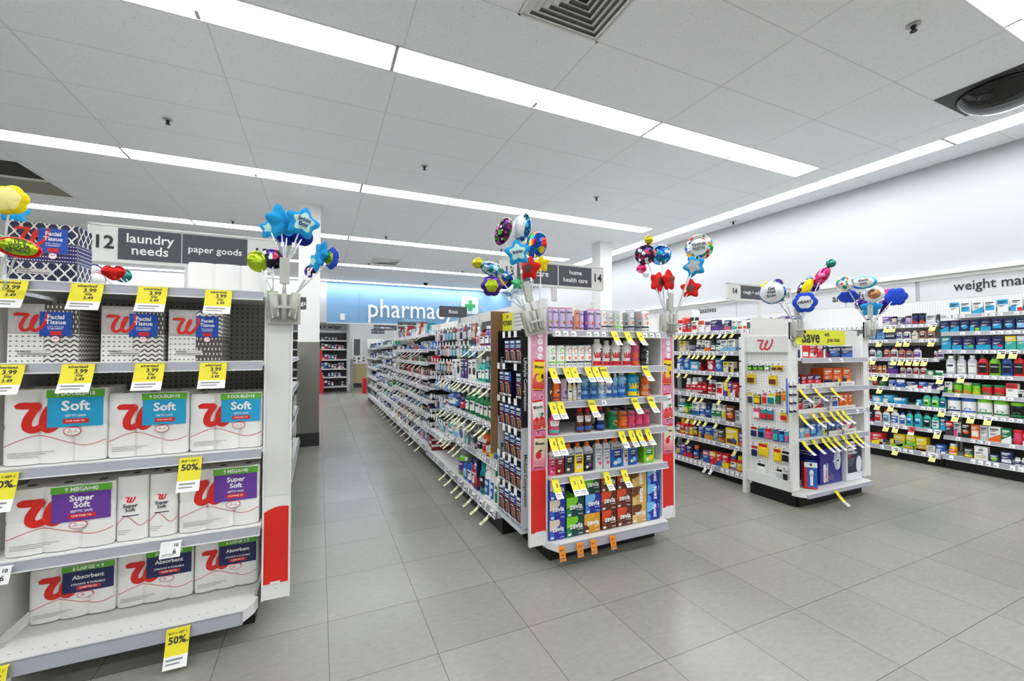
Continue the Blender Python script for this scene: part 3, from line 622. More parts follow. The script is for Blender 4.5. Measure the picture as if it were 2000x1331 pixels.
# ================================================================== END DISPLAYS
def endcap(cx, yw, y0b, name_l, zs, deckz, in_w, out_w, back, base=None, depth=0.42, wing_z=(0.13, 1.66), wing_cb=None, seed=1, sticks=None, backz=None, fronty=None, deckw=None, open_side=False, sidemat=None):
    t = thing('end_display', name_l, 'display shelving', (cx, yw + .3, 0)); il, ir = cx - in_w / 2, cx + in_w / 2; ol, orr = cx - out_w / 2, cx + out_w / 2
    b0, b1 = base or (cx - .45, cx + .45); yb = yw + depth; top = wing_z[1]
    MB().box(b0, b1, y0b, yb + .02, 0.0, 0.105, blackm).part('kick_base', t, 'black kick base')
    MB().box(il - .02, ir + .02, yb, yb + .02, 0.1, backz or top + .005, back).part('back_panel', t, 'perforated back panel')
    for a in ((il - .02, il), (ir, ir + .02)):
        if open_side and a[0] < cx: continue
        MB().box(a[0], a[1], yw + .022, yb - .001, 0.17, top - .02, sidemat or white).part('side_panel', t)
    fy = fronty or yw - .05
    for i, z in enumerate(zs): shelf_part(t, il + .002, ir - .002, fy, yb, z, '-y', seed=seed * 10 + i, stick=(sticks or [0] * 9)[i])
    # deck with rounded ends
    dl, dr = deckw or (b0 - .01, b1 + .01)
    dk = MB(); pr = [(b0, yb), (b0, yw + .04), (dl, yw + .03), (dl + .012, yw - .02), (dl + .05, fy - .03), (dr - .05, fy - .03), (dr - .012, yw - .02), (dr, yw + .03), (b1, yw + .04), (b1, yb)]
    dk.prism(pr[::-1] if False else pr, white, 0.108, deckz - .004, 'z'); 
    for k in range(int((dr - dl - .1) / .035)): dk.patch(lambda u, v: (u, v, deckz - .003), dl + .06 + .035 * k, dl + .066 + .035 * k, fy + .02, fy + .024, mat('slot_shadow', '55555a', 0.6))
    dko = dk.part('deck', t)
    r = MB(); r.prism([(fy - .031, deckz), (fy - .045, .105), (fy - .03, .103), (fy - .02, deckz)], railgrey, dl + .05, dr - .05, 'x'); r.box(dl + .05, dr - .05, fy - .036, fy - .02, deckz - .002, deckz + .004, white); r.part('price_rail', dko)
    for side, (a, c) in enumerate(((ol, il), (ir, orr))):
        w = MB(); z0, z1 = wing_z
        e = .008; w.box(a + e, c - e, yw, yw + .012, z0, z1, white)
        w.box(a, a + e, yw - .006, yw + .02, z0, z1, white); w.box(c - e, c, yw - .006, yw + .02, z0, z1, white); w.lathe([(.003, 0), (.003, .001)], ink, 8, (a + c) / 2, yw - .001, z0 + .05)
        wo = w.part('side_wing', t, 'white upright side wing')
        if wing_cb: wing_cb(wo, a + e, c - e, yw - .001, side)
    return t
Y1 = 2.45
def wing_red(wo, a, c, y, side):
    f = lambda u, v: (u, y - .001, v)
    b = MB(); z0, z1 = .225, .60; n = 10; top = [(a + (c - a) * i / n, z1 - .02 * (1 - i / n) + .012 * math.sin(i / n * PI)) for i in range(n + 1)]
    b.add([f(*p) for p in [(a, z0), (c, z0)] + top[::-1]], [tuple(range(n + 3))], red)
    b.patch(lambda u, v: (u, y - .0018, v), a + .03, c - .035, z0 - .004, z0 + .01, white)
    b.part('banner', wo, 'red lower banner')
    MB().box(a + .004, c - .002, y - .001, y, .66, 1.54, offwhite).part('insert_sheet', wo)
LE = endcap(-.735, Y1, 2.547, 'large white end display with toilet paper packs at left', [1.67, 1.33, .905, .535], .165, .97, 1.22, peg_grey, base=(-1.175, -.285), wing_z=(.148, 1.655), wing_cb=wing_red, deckw=(-1.19, -.265), fronty=2.40)
pinkA = mat('pink_banner', 'dfa0bd', 0.45); pinkB = mat('deep_pink_banner', 'd65a86', 0.45)
def fruitcan(b, y, cx, cz, w, h, tilt, top, bot, fruit):
    ca, sa = math.cos(tilt), math.sin(tilt)
    f = lambda e: (lambda u, v: (cx + u * ca - v * sa, y - e, cz + u * sa + v * ca))
    b.add([f(.001)(*p) for p in [(-w * .4, -h / 2), (w * .4, -h / 2), (w / 2, -h * .44), (w / 2, h * .4), (w * .42, h / 2), (-w * .42, h / 2), (-w / 2, h * .4), (-w / 2, -h * .44)]], [tuple(range(8))], cm(top))
    for i in range(4): b.patch(f(.0013 + i * .0002), -w / 2, w / 2, -h * .44, -h * .1 - h * .09 * i, mat('can_fade_%s_%d' % (bot, i), ['e86a66', 'e4584e', 'e04a3c', 'dc3c2c'][i] if bot == 'r' else ['f4b8bc', 'f0a4ac', 'ec949e', 'e88490'][i], .4))
    b.patch(f(.002), -w * .42, w * .42, h * .44, h * .5, red); b.patch(f(.002), -w * .4, w * .4, -h * .5, -h * .465, cm('d'))
    b.text(f(.0025), 'Bloom', 0, h * .27, w * .3, ink, 1, 0, .04)
    if fruit == 'lemon': b.disc(f(.0025), -w * .1, -h * .05, w * .3, h * .12, cm('P')); b.disc(f(.003), w * .06, -h * .1, w * .3, h * .13, cm('y')); b.disc(f(.0035), w * .32, -h * .03, w * .1, h * .08, cm('k'))
    elif fruit == 'cherry': b.disc(f(.0025), -w * .2, -h * .12, w * .17, w * .17, cm('r')); b.disc(f(.0025), w * .22, -h * .1, w * .17, w * .17, cm('r')); b.ribbon(f(.003), [(0, 0, 1), (.4, .6, 1), (.6, 1, 1), (.8, .6, 1), (1, 0, 1)], cm('G'), -w * .2, -h * .06, w * .4, h * .14, w * .03); b.disc(f(.003), w * .3, h * .03, w * .12, h * .05, cm('G'))
    else: b.disc(f(.0025), -w * .08, -h * .1, w * .24, h * .12, cm('r')); b.disc(f(.003), w * .08, h * .04, w * .16, h * .03, cm('k'))
def wing_pink(wo, a, c, y, side):
    b = MB(); f = lambda e: (lambda u, v: (u, y - e, v)); cx, w = (a + c) / 2, c - a; a, c = a + .002, c - .004
    for i in range(12):
        t = i / 12; za, zb = 1.57 - t * .96, 1.57 - (t + 1 / 12) * .96
        m = mat('pink_band_%d' % i, '%02x%02x%02x' % (int(224 - 10 * t), int(158 - 78 * t ** 1.5), int(188 - 56 * t ** 1.3)), .45); b.patch(f(.0008), a, c, zb, za, m)
    b.patch(f(.0009), a, c, .215, .612, red); b.patch(f(.0015), cx - w * .2, cx + w * .4, .208, .222, white)
    for i in range(4): b.disc(f(.0015), cx + w * .12, 1.49 - .0475 * i, w * .17, .02, paper, 20); b.text(f(.0022), ['3g', '20', 'o', 'x'][i], cx + w * .12, 1.49 - .0475 * i, .016, greyink)
    for q, (cz, k) in enumerate(((1.225, 'lemon'), (.965, 'cherry'), (.73, 'straw'))): fruitcan(b, y, cx + w * (.02 if q < 2 else .06), cz, w * .74, .2, (-.05, .1, -.05)[q], 'y' if k == 'lemon' else ('w' if k == 'cherry' else 'e'), 'r' if k != 'straw' else 'p', k)
    for (u, v, r_) in ((.2, 1.085, .014), (.0, .852, .017), (.34, .857, .007), (.24, 1.345, .006)):
        b.disc(f(.0015), cx + w * u, v, r_, r_, paper, 18); b.disc(f(.002), cx + w * u, v, r_ * .82, r_ * .82, pinkB if v < 1.2 else pinkA, 18)
    for (u, v) in ((-.3, 1.42), (.3, 1.53), (-.1, 1.365), (-.25, 1.1), (.22, .885)):
        b.add([f(.002)(cx + w * u + p, v + q_) for p, q_ in ((0, .01), (.002, .002), (.008, 0), (.002, -.002), (0, -.01), (-.002, -.002), (-.008, 0), (-.002, .002))], [tuple(range(8))], paper)
    b.part('banner', wo, 'pink banner printed with three drink cans above a red band')
ME = endcap(1.842, Y1, 2.487, 'white end display full of drinks in the middle', [1.515, 1.272, 1.052, .832, .57], .16, .965, 1.225, peg_dark, base=(1.394, 2.29), wing_z=(.13, 1.655), wing_cb=wing_pink, sticks=[.55, 0, .2, .12, 0], deckw=(1.34, 2.34), seed=3, fronty=2.385)
RE = endcap(4.36, 2.40, 2.415, 'white end display with pain relief boxes under the yellow sale sign', [1.315, 1.047, .828, .60], .135, 1.01, 1.20, peg_white, base=(3.874, 4.84), wing_z=(.155, 1.55), sticks=[.15, 0, .1, 0], deckw=(3.80, 4.90), seed=5, fronty=2.36, depth=.44, open_side=True)
# vertical side pegboard of the right end display
s = RE
MB().box(3.842, 3.85, 2.42, 2.86, .23, 1.49, peg_white_s).part('side_pegboard', s, 'white side pegboard')
MB().box(3.79, 3.85, 2.862, 2.90, 0.0, 1.56, white).part('side_post', s)
MB().box(3.81, 3.85, 2.44, 2.86, .13, .23, white).part('lower_rail', s)
MB().box(3.845, 3.868, 2.43, 2.86, 0.0, .13, blackm).part('kick_plate', s)
hd = MB(); a, b_ = at(1453, 660, X=3.80).y, 2.44; hd.box(3.80, 3.812, b_, a, 1.37, 1.515, offwhite)
fw_ = lambda u, v: (3.7985, -u, v); hd.ribbon(fw_, WPTS, mat('soft_red_print', 'c43a44', .45), -(a + b_) / 2 - .08, 1.395, .15, .095, .016); hd.part('header_panel', s, 'white header with red script initial')
# yellow sale header and its frame
h = thing('sale_sign', 'yellow sign reading Save with great deals above the right end display', 'sign', (4.36, 2.38, 1.38))
A, B_ = at(1553, 640, Y=2.37).x, at(1674, 640, Y=2.37).x
MB().box(A, B_, 2.37, 2.385, 1.43, 1.575, offwhite).part('backing_board', h)
xr = at(1651, 640, Y=2.365).x; b = MB(); b.prism(rr((A + xr) / 2, 1.503, (xr - A) / 2, .066, .03), mat('sale_yellow', 'dfe030', .5), 2.366, 2.37, 'y')
f = lambda u, v: (u, 2.3645, v); b.text(f, 'Save', A + .21, 1.503, .15, ink, .95, 0, .028); b.text(f, 'with', A + .45, 1.532, .055, ink, .8, 0, .01); b.text(f, 'great deals', A + .545, 1.482, .055, ink, .8, 0, .01); b.part('face', h, 'yellow face with dark lettering')

# ------------------------------------------------------------------ hanging price tags, given by photo position of their top edge
def tags(key, xs, Y=None, X=None, z=0, ox=0, sc=1.0, where='', grp='', cc='yellow sale tag', alt=None):
    for i, x in enumerate(xs):
        p = at(x / sc + ox, 700, X=X, Y=Y); k = key if not alt or i not in alt else alt[i]
        loc, rz = ((p.x, Y - .016, z), 0) if Y is not None else ((X - .016, p.y, z), -PI / 2)
        c = {'six': 'small white and yellow price label', 'low': 'orange offer tag', 'aislew': 'white price tag', 'wallred': 'red and white price tag', 'fifty': 'yellow fifty percent off tag'}.get(k, cc)
        hang_tag(k, loc, rz, '%s, %s from left, %s' % (c, nth(i), where), grp or 'sale tags')
G = 'sale tags on the toilet paper display'
tags('adv', [22, 172, 299, 427], Y=2.397, z=1.668, where='top rail of toilet paper display', grp=G)
tags('adv', [20, 158, 296, 419], Y=2.397, z=1.327, where='second rail of toilet paper display', grp=G)
tags('fifty', [20, 378], Y=2.397, z=.895, where='third rail of toilet paper display', grp=G)
tags('six', [14, 343], Y=2.385, z=.53, where='fourth rail of toilet paper display', grp=G)
tags('fifty', [8, 360], Y=2.36, z=.155, where='bottom rail of toilet paper display', grp=G)
G = 'sale tags on the drinks display'
tags('sale', [1196, 1221, 1245], Y=2.378, z=1.515, where='top rail of drinks display', grp=G)
tags('sale', [305, 485, 578, 765, 860, 965, 1505], Y=2.378, z=1.275, ox=1030, sc=6.667, where='second rail of drinks display', grp=G, alt={5: 'free', 6: 'free'})
tags('five', [305, 405, 810, 1365, 1570], Y=2.378, z=1.055, ox=1030, sc=6.667, where='third rail of drinks display', grp=G, alt={2: 'free', 3: 'free', 4: 'free'})
tags('five', [305, 405, 1195, 1320, 1415, 1530], Y=2.378, z=.83, ox=1030, sc=6.667, where='fourth rail of drinks display', grp=G)
tags('five', [460, 590, 640, 835, 965], Y=2.378, z=.565, ox=960, sc=3.802, where='fifth rail of drinks display', grp=G)
tags('low', [510, 640, 740, 882], Y=2.335, z=.155, ox=960, sc=3.802, where='bottom rail of drinks display', grp=G)
G = 'sale tags on the right end display'
tags('saleR', [145, 375, 620], Y=2.352, z=1.047, ox=1540, sc=7.831, where='second rail of pain relief display', grp=G)
tags('saleR', [145, 330, 460, 600, 700, 785], Y=2.352, z=.828, ox=1540, sc=7.831, where='third rail of pain relief display', grp=G)
tags('saleR', [175, 325, 470, 555, 645, 780, 905, 980], Y=2.352, z=.60, ox=1540, sc=7.831, where='fourth rail of pain relief display', grp=G)
tags('saleR', [668], Y=2.31, z=.132, ox=1540, sc=7.831, where='bottom rail of pain relief display', grp=G)

# ================================================================== GOODS ON THE LEFT END DISPLAY
X_ = lambda px, y: at(px, 700, Y=y).x
Z_ = lambda px, py, y: at(px, py, Y=y).z
for i, (a, c, yt) in enumerate(((6, 210, 760), (212, 370, 767), (372, 514, 768))):
    y = 2.455; pack(X_(a, y), X_(c, y), y, .907, Z_((a + c) / 2, yt, y) - .907, 'c', 'Soft', 'SEPTIC SAFE', '9 DOUBLE=18', 3, label='white toilet paper pack with cyan soft label, %s of three on third shelf' % ('left', 'middle', 'right')[i], d=.24)
for i, (a, c, yt) in enumerate(((14, 229, 950), (354, 510, 915))):
    y = 2.44; pack(X_(a, y), X_(c, y), y, .537, Z_((a + c) / 2, yt, y) - .537, 'p', 'Super\nSoft', 'SEPTIC SAFE', '9 MEGA=40', 3, label='toilet paper pack with purple super soft label at the %s of the fourth shelf' % ('left', 'right')[i], d=.24)
for i, (a, c, yt) in enumerate(((232, 294, 930), (296, 351, 925))):
    y = 2.45; pack(X_(a, y), X_(c, y), y, .537, Z_((a + c) / 2, yt, y) - .537, None, 'Super\nSoft', '', None, 1, label='slim white two-roll pack between purple labelled packs, %s one' % ('left', 'right')[i], d=.12, script=False)
for i, (a, c, yt) in enumerate(((66, 235, 1112), (236, 384, 1083), (386, 508, 1062))):
    y = 2.62; pack(X_(a, y), X_(c, y), y, .166, Z_((a + c) / 2, yt - 8, y) - .166, 'n', 'Absorbent', 'STRONG & DURABLE', '6 LARGE = 9', 3, label='paper towel pack with blue absorbent label, %s of three on bottom deck' % ('left', 'middle', 'right')[i], d=.15, rows=1, name='paper_towel_pack', px=(.38, .98))
y = 2.72; pack(X_(362, y), X_(516, y), y, 1.672, Z_(440, 516, y) - 1.672, None, '', '', None, 3, label='plain white paper roll pack at the back of the top shelf', d=.12, rows=1, name='paper_towel_pack', script=False)
MB().box(X_(500, 2.84), X_(541, 2.84), 2.84, 2.86, 1.672, 1.735, cm('L')).lone('green_packet', 'bright green packet lying behind the top shelf beside the balloon holder', 'packet')
# tissue box bundles: three by two or two by two printed boxes in film
darkp = mat('charcoal_pattern', '57524f', .35); lightp = mat('pale_grey_pattern', 'bdb8b6', .35); indigo = mat('indigo_pattern', '2b2b66', .35); whp = mat('white_pattern', 'eceae6', .4); tblue = mat('royal_blue_panel', '1d4fb4', .35)
def pat(b, fn, kind, u0, u1, v0, v1, e):
    """printed pattern on one box face"""
    W_, H_ = u1 - u0, v1 - v0
    if kind in ('wave', 'navywave'):
        b.patch(fn(0), u0, u1, v0, v1, mat('navy_pattern', '262c4c', .35) if kind == 'navywave' else darkp)
        n = max(3, int(W_ / .019))
        for i in range(n):
            pts = [(0.5 + (.42 if i % 2 else -.42) * math.sin(q / 10 * PI * 3), q / 10, 1) for q in range(11)]
            b.ribbon(fn(e), pts, whp, u0 + W_ * i / n, v0, W_ / n, H_, .0055)
    elif kind == 'dots':
        b.patch(fn(0), u0, u1, v0, v1, indigo); n = int(W_ / .0085); rws = max(2, int(H_ / .0145))
        for r_ in range(rws):
            for i in range(n): x = u0 + W_ * (i + .5) / n; zz = v0 + H_ * (r_ + .5) / rws; b.patch(fn(e), x - .0022, x + .0022, zz - .002, zz + .002, whp)
    elif kind == 'zig':
        b.patch(fn(0), u0, u1, v0, v1, whp); n = max(3, int(H_ / .019)); k = max(6, int(W_ / .011) // 2 * 2)
        for r_ in range(n): b.ribbon(fn(e), [(i / k, .25 + .5 * (i % 2), 1) for i in range(k + 1)], darkp, u0, v0 + H_ * r_ / n, W_, H_ / n, .006)
    elif kind == 'tri':
        b.patch(fn(0), u0, u1, v0, v1, whp); n = max(3, int(W_ / .016)); rws = max(3, int(H_ / .02))
        for r_ in range(rws):
            for i in range(n):
                x = u0 + W_ * (i + .5 + .0) / n; zz = v0 + H_ * (r_ + .35) / rws; s_ = .0052; b.add([fn(e)(x - s_, zz), fn(e)(x + s_, zz), fn(e)(x, zz + s_ * 1.1)], [(0, 1, 2)], darkp)
    elif kind == 'dash':
        b.patch(fn(0), u0, u1, v0, v1, darkp); n = max(3, int(W_ / .013)); rws = max(3, int(H_ / .02))
        for r_ in range(rws):
            for i in range(n): x = u0 + W_ * (i + .3 + .4 * (r_ % 2)) / n; zz = v0 + H_ * (r_ + .5) / rws; b.patch(fn(e), x - .002, x + .002, zz - .0055, zz + .0055, whp)
    else:
        b.patch(fn(0), u0, u1, v0, v1, lightp); n = max(2, int(W_ / .03))
        for r_ in range(3):
            for i in range(n): b.disc(fn(e), u0 + W_ * (i + .4 + .3 * (r_ % 2)) / n, v0 + H_ * (r_ + .5) / 3, .003, .008, mat('paler_grey_pattern', 'cbc8c6', .4), 8)
def tissue(x0, x1, y, z, h, d, grid, panel, label, red_at, sidek):
    t = thing('tissue_bundle', label, 'tissue box bundle', ((x0 + x1) / 2, y + d / 2, z)); w = x1 - x0; nr, nc = len(grid), len(grid[0])
    for r_ in range(nr):
        for c_ in range(nc):
            a, c = x0 + w * c_ / nc, x0 + w * (c_ + 1) / nc; zb, zt = z + h * (nr - 1 - r_) / nr, z + h * (nr - r_) / nr
            b = MB(); b.box(a + .0008, c - .0008, y, y + d, zb + .0008, zt - .0008, whp)
            pat(b, lambda e: (lambda u, v: (u, y - .0006 - e, v)), grid[r_][c_], a + .001, c - .001, zb + .001, zt - .001, .0006)
            if c_ == nc - 1: pat(b, lambda e: (lambda u, v: (x1 + .0002 + e, u, v)), sidek[r_], y + .001, y + d - .001, zb + .001, zt - .001, .0006)
            b.part('tissue_box', t)
    f = lambda e: (lambda u, v: (u, y - .003 - e, v)); l = MB(); u0, u1, v0, v1 = panel; a, c, zb, zt = x0 + w * u0, x0 + w * u1, z + h * v0, z + h * v1; m_ = (a + c) / 2; pw = c - a; ph_ = zt - zb
    l.ribbon(f(0), WPTS, red, x0 + w * red_at[0], z + h * red_at[1], w * .46, h * .3, w * .055)
    l.patch(f(.001), a, c, zb, zt, tblue); l.text(f(.002), 'Facial', m_, zt - ph_ * .22, pw * .25, paper, 1, 0, .028); l.text(f(.002), 'Tissue', m_, zt - ph_ * .43, pw * .25, paper, 1, 0, .028)
    l.text(f(.002), 'SOFT, STRONG', m_, zt - ph_ * .62, pw * .075, paper); l.text(f(.002), '& ABSORBENT', m_, zt - ph_ * .7, pw * .075, paper)
    l.patch(f(.002), m_ - pw * .17, m_ + pw * .2, zb + ph_ * .04, zb + ph_ * .2, red); l.disc(f(.0025), m_, zb - ph_ * .12, pw * .15, ph_ * .13, red, 20); l.disc(f(.003), m_, zb - ph_ * .12, pw * .135, ph_ * .115, paper, 20); l.text(f(.0035), '100%', m_, zb - ph_ * .1, pw * .07, red)
    l.patch(f(0), x0 + w * .14, x0 + w * .62, z + h * .13, z + h * .22, mat('faint_sticker', 'cfcdca', .5)); l.text(f(.001), '4 PACKS', x0 + w * .24, z + h * .195, w * .05, ink); l.patch(f(.001), x0 + w * .16, x0 + w * .6, z + h * .15, z + h * .165, greyink)
    l.part('printed_label', t, 'blue label reading Facial Tissue with red script initial')
y = 2.43
tissue(X_(8, y), X_(147, y), y, 1.672, Z_(80, 436, y) - 1.672, .125, [['navywave'], ['dots'], ['navywave']], (.43, .86, .5, .92), 'large navy and white patterned tissue bundle on top of the left display', (.1, .62), ['navywave', 'dots', 'navywave'])
for i, (a, c, yt) in enumerate(((13, 153, 594), (196, 319, 599), (328, 434, 606))):
    tissue(X_(a, y), X_(c, y), y, 1.332, Z_((a + c) / 2, yt, y) - 1.332, .19, [['leaf', 'dash' if i < 2 else 'zig'], ['tri', 'zig' if i < 2 else 'dash']], (.44, .9, .46, .87) if i < 2 else (.5, .92, .48, .88), 'grey patterned facial tissue bundle, %s of three on second shelf' % ('left', 'middle', 'right')[i], (.08, .55), ['dash', 'zig'] if i < 2 else ['zig', 'dash'])

# ================================================================== GOODS ON THE DRINKS DISPLAY
S7 = dict(ox=1030, oy=590, sc=6.667); S8 = dict(ox=1030, oy=740, sc=6.667)
row('280,333,72,c,vLr,Bloom;338,422,74,c,vLr,Bloom;428,516,78,c,vLr,Bloom;518,612,80,c,vrr,Bloom;630,690,102,c,hoP,Bloom;692,748,110,c,vop,Bloom;750,794,110,c,pop,Bloom;796,892,100,c,vor,Bloom;896,972,102,c,vsr,Bloom;980,1046,112,e,woo;1050,1140,112,e,swo;1146,1212,116,e,sLL;1214,1258,120,e,wLz;1262,1322,138,e,gkk;1326,1424,110,e,swo;1428,1512,124,e,gok;1516,1612,116,e,woo',
    1.517, 'top shelf of drinks display', 'cans on the top shelf of the drinks display', Y=2.42, **S7)
row('285,395,566,e,wLG;402,508,566,e,wLz;512,588,568,e,woo;592,668,568,e,woo;672,758,566,e,woo;764,856,562,e,woo;884,1010,486,s,wrw;1014,1114,506,s,wrw;1126,1256,500,s,wrw;1272,1388,508,s,wrw;1392,1488,500,s,PoP;1494,1604,535,s,kxk',
    1.274, 'second shelf of drinks display', 'drinks on the second shelf of the drinks display', Y=2.42, **S7)
row('283,335,985,c,xwk,RYSE;338,446,975,c,oek,RYSE;452,530,1003,c,vpx;532,590,1003,o,ewe;592,648,1010,o,esw;652,708,1003,o,sgx;712,838,925,s,lbw;842,938,930,s,lbw;944,1040,930,s,wlw;1044,1128,925,s,wbw;1132,1192,930,s,lbw;1200,1324,912,s,lbw;1344,1500,902,s,cyy;1512,1632,930,s,ohw',
    1.054, 'third shelf of drinks display', 'drinks on the third shelf of the drinks display', Y=2.42, **S7)
row('305,446,470,h,PaP;655,752,385,h,Bbr;758,846,380,h,Bbr;916,1026,362,h,nbr;1086,1206,432,c,GoB,Bloom;1214,1328,430,c,ozB,Bloom;1332,1424,422,c,PrB,Bloom;1428,1516,412,c,PPP,poppi;1522,1612,402,c,PPP,poppi',
    .834, 'fourth shelf of drinks display', 'drinks on the fourth shelf of the drinks display', Y=2.425, **S8)
row('850,910,400,h,ebw;1040,1084,385,c,zoB;1140,1196,392,c,BoB;1250,1318,372,c,BrB;1336,1404,378,c,BPB',
    .834, 'behind the fourth shelf front row', 'cans in the second row of the drinks display', Y=2.53, **S8)
row('287,364,905,u,Pdd;372,474,900,u,mdd'.replace('m', 'd') + ';488,604,858,u,xkn;610,726,845,u,yBe;734,846,830,u,kxp;880,970,790,u,sgP;982,1074,785,u,sgP;1086,1238,768,u,bnl;1242,1304,775,u,sBP;1312,1420,768,u,bnl;1508,1642,778,u,LGy',
    .572, 'fifth shelf of drinks display', 'drink cartons on the fifth shelf of the drinks display', Y=2.43, **S8)
# soda boxes on the deck: columns of three
def soda(w, h, d, c, side=False):
    key = ('soda', round(w, 3), round(h, 3), c, side)
    if key in _PC: return _PC[key]
    base, blob, tc_, dk = {'n': ('1f2ba0', 'd9d2b4', 'w', '3a66c8'), 'G': ('123f3c', '7cd21e', 'w', '0f8a4a'), 'b': ('1c2ea0', '6fb6ea', 'w', '3f7fd8'), 'z': ('d79a22', 'e2ab34', 'w', '5a2a18'), 'B': ('5e2c1c', 'd94a1e', 'w', '7a3a24'), 'e': ('d3ab5c', '6a3a18', 'w', 'e0c27c'), 'l': ('1b2c9c', '6cc0f0', 'w', '4a9ae8')}[c]
    m = lambda n_, x: mat('soda_%s_%s' % (c, n_), x, .35); b = MB(); e = .003
    b.prism([(-w / 2, -d / 2 + e), (-w / 2 + e, -d / 2), (w / 2 - e, -d / 2), (w / 2, -d / 2 + e), (w / 2, d / 2), (-w / 2, d / 2)], m('base', base), 0, h, 'z')
    f1, f2, f3 = FX(-d / 2 - .0006), FX(-d / 2 - .0012), FX(-d / 2 - .002)
    P = [(-w / 2, h * .45), (-w * .3, h * .48), (-w * .05, h * .58), (w * .12, h * .7), (w * .16, h * .85), (w * .1, h), (-w / 2, h)]
    b.add([f1(*p) for p in P], [tuple(range(7))], m('blob', blob)); b.add([f1(*p) for p in [(-w / 2, 0), (-w * .25, 0), (-w * .2, h * .25), (-w * .35, h * .4), (-w / 2, h * .45)]], [tuple(range(5))], m('low', dk))
    for sg in (-1, 1): b.patch(lambda u, v: (sg * (w / 2 + .0006), u * sg, v), -d * .5, -d * .1, 0, h, m('low', dk)); 
    b.patch(lambda u, v: (u, v, h + .0006), -w / 2, w * .12, -d / 2, d * .2, m('blob', blob))
    if side: b.text(f2, 'zevia', w * .08, h * .5, w * .42, paper, .95, PI / 2, .03); b.text(f2, '8 Cans', w * .38, h * .75, w * .1, paper, 1, PI / 2, .02)
    else: b.text(f2, 'zevia', w * .04, h * .52, w * .40, paper, .92, 0, .028); b.text(f2, '8 Cans', w * .3, h * .1, w * .1, paper, .9, 0, .02); b.patch(f2, -w * .42, -w * .24, h * .06, h * .16, paper); b.patch(f2, w * .1, w * .44, h * .3, h * .325, paper)
    _PC[key] = [(b.mesh('carton'), 'carton')]; return _PC[key]
fl = {'n': 'navy and cream', 'G': 'green and lime', 'b': 'blue and light blue', 'z': 'gold', 'B': 'brown and orange', 'e': 'cream and brown', 'l': 'blue and aqua'}
for c_, (a, c, stack, yo) in enumerate(((432, 548, 'nnn', 0), (556, 686, 'GG', 0), (690, 806, 'zbG', 0), (810, 922, 'BBB', 0), (928, 1034, 'BBB', 0), (1040, 1145, 'eee', .0), (1149, 1243, 'lll', 0))):
    y = 2.42; x0, x1 = X_(a / 3.802 + 960, y), X_(c / 3.802 + 960, y); w = x1 - x0; h_ = .1275
    for k, q in enumerate(stack):
        put('soda_box', soda(w * .985, h_ - .001, .2, q, (c_ == 6) or (c_ == 5 and k > 0)), ((x0 + x1) / 2 + random.uniform(-.003, .003), y + .1, .161 + h_ * k), random.uniform(-.03, .03),
            '%s soda box, %s layer, %s stack from left on the bottom deck' % (fl[q], ('bottom', 'middle', 'top')[k], nth(c_)), 'box', 'soda boxes on the deck of the drinks display')

# ================================================================== GOODS ON THE RIGHT END DISPLAY
Q5 = dict(ox=1540, oy=660, sc=7.831); Q6 = dict(ox=1540, oy=810, sc=7.831)
PR = 'boxes on the right end display'
row('90,184,110,b,nwx;312,444,86,b,rwd;446,524,86,b,rwd;532,604,66,b,nwr;612,798,138,b,nbl,GoodNOW;804,984,135,b,nbl,GoodNOW', 1.317, 'top shelf of pain relief display', PR, Y=2.45, **Q5)
row('112,178,580,b,nrw;190,278,585,b,drw;282,388,573,b,rnw;392,500,573,b,rnw;535,672,470,b,ony;677,812,468,b,ony;822,950,462,b,ony', 1.049, 'second shelf of pain relief display', PR, Y=2.43, depth=.12, **Q5)
row('140,200,892,b,rkw;206,344,950,b,sxk;370,490,890,b,wrr;532,584,880,b,sgw;590,636,880,b,sgw;642,750,882,b,wbn;766,832,852,b,ooy;836,902,852,b,ooy;906,970,850,b,ooy', .83, 'third shelf of pain relief display', PR, Y=2.43, **Q5)
row('158,222,215,b,lwo;228,308,215,b,lor;318,410,128,b,blr;414,494,130,b,blw;500,574,102,b,wyk;586,642,125,b,bkl;646,704,125,b,bkl;708,780,140,b,boG;802,880,90,b,wrp;886,960,30,b,wrd', .602, 'fourth shelf of pain relief display', PR, Y=2.43, **Q6)
def strip(px0, px1, sc, ox, y, z, h, label):
    x0, x1 = X_(px0 / sc + ox, y), X_(px1 / sc + ox, y); b = MB(); b.box(x0, x1, y, y + .003, z, z + h, offwhite); f = lambda u, v: (u, y - .001, v); m_ = (x0 + x1) / 2
    b.text(f, 'Earn', m_ - .055, z + h * .5, h * .5, greyink); b.text(f, '$5', m_, z + h * .5, h * .95, ink, 1, 0, .028); b.text(f, 'off', m_ + .05, z + h * .5, h * .5, greyink); b.patch(f, m_ + .09, x1 - .05, z + h * .45, z + h * .55, greyink)
    b.lone('offer_strip', label, 'sign strip', 'five dollar offer strips on the right end display')
strip(125, 545, 7.831, 1540, 2.352, 1.051, .042, 'left white Earn $5 off strip on the second shelf edge')
strip(552, 1003, 7.831, 1540, 2.352, 1.053, .042, 'right white Earn $5 off strip on the second shelf edge')
strip(140, 1010, 7.831, 1540, 2.352, .832, .042, 'long white Earn $5 off strip on the third shelf edge')
strip(600, 1018, 7.831, 1540, 2.352, .604, .05, 'white Earn $5 off strip on the fourth shelf edge')
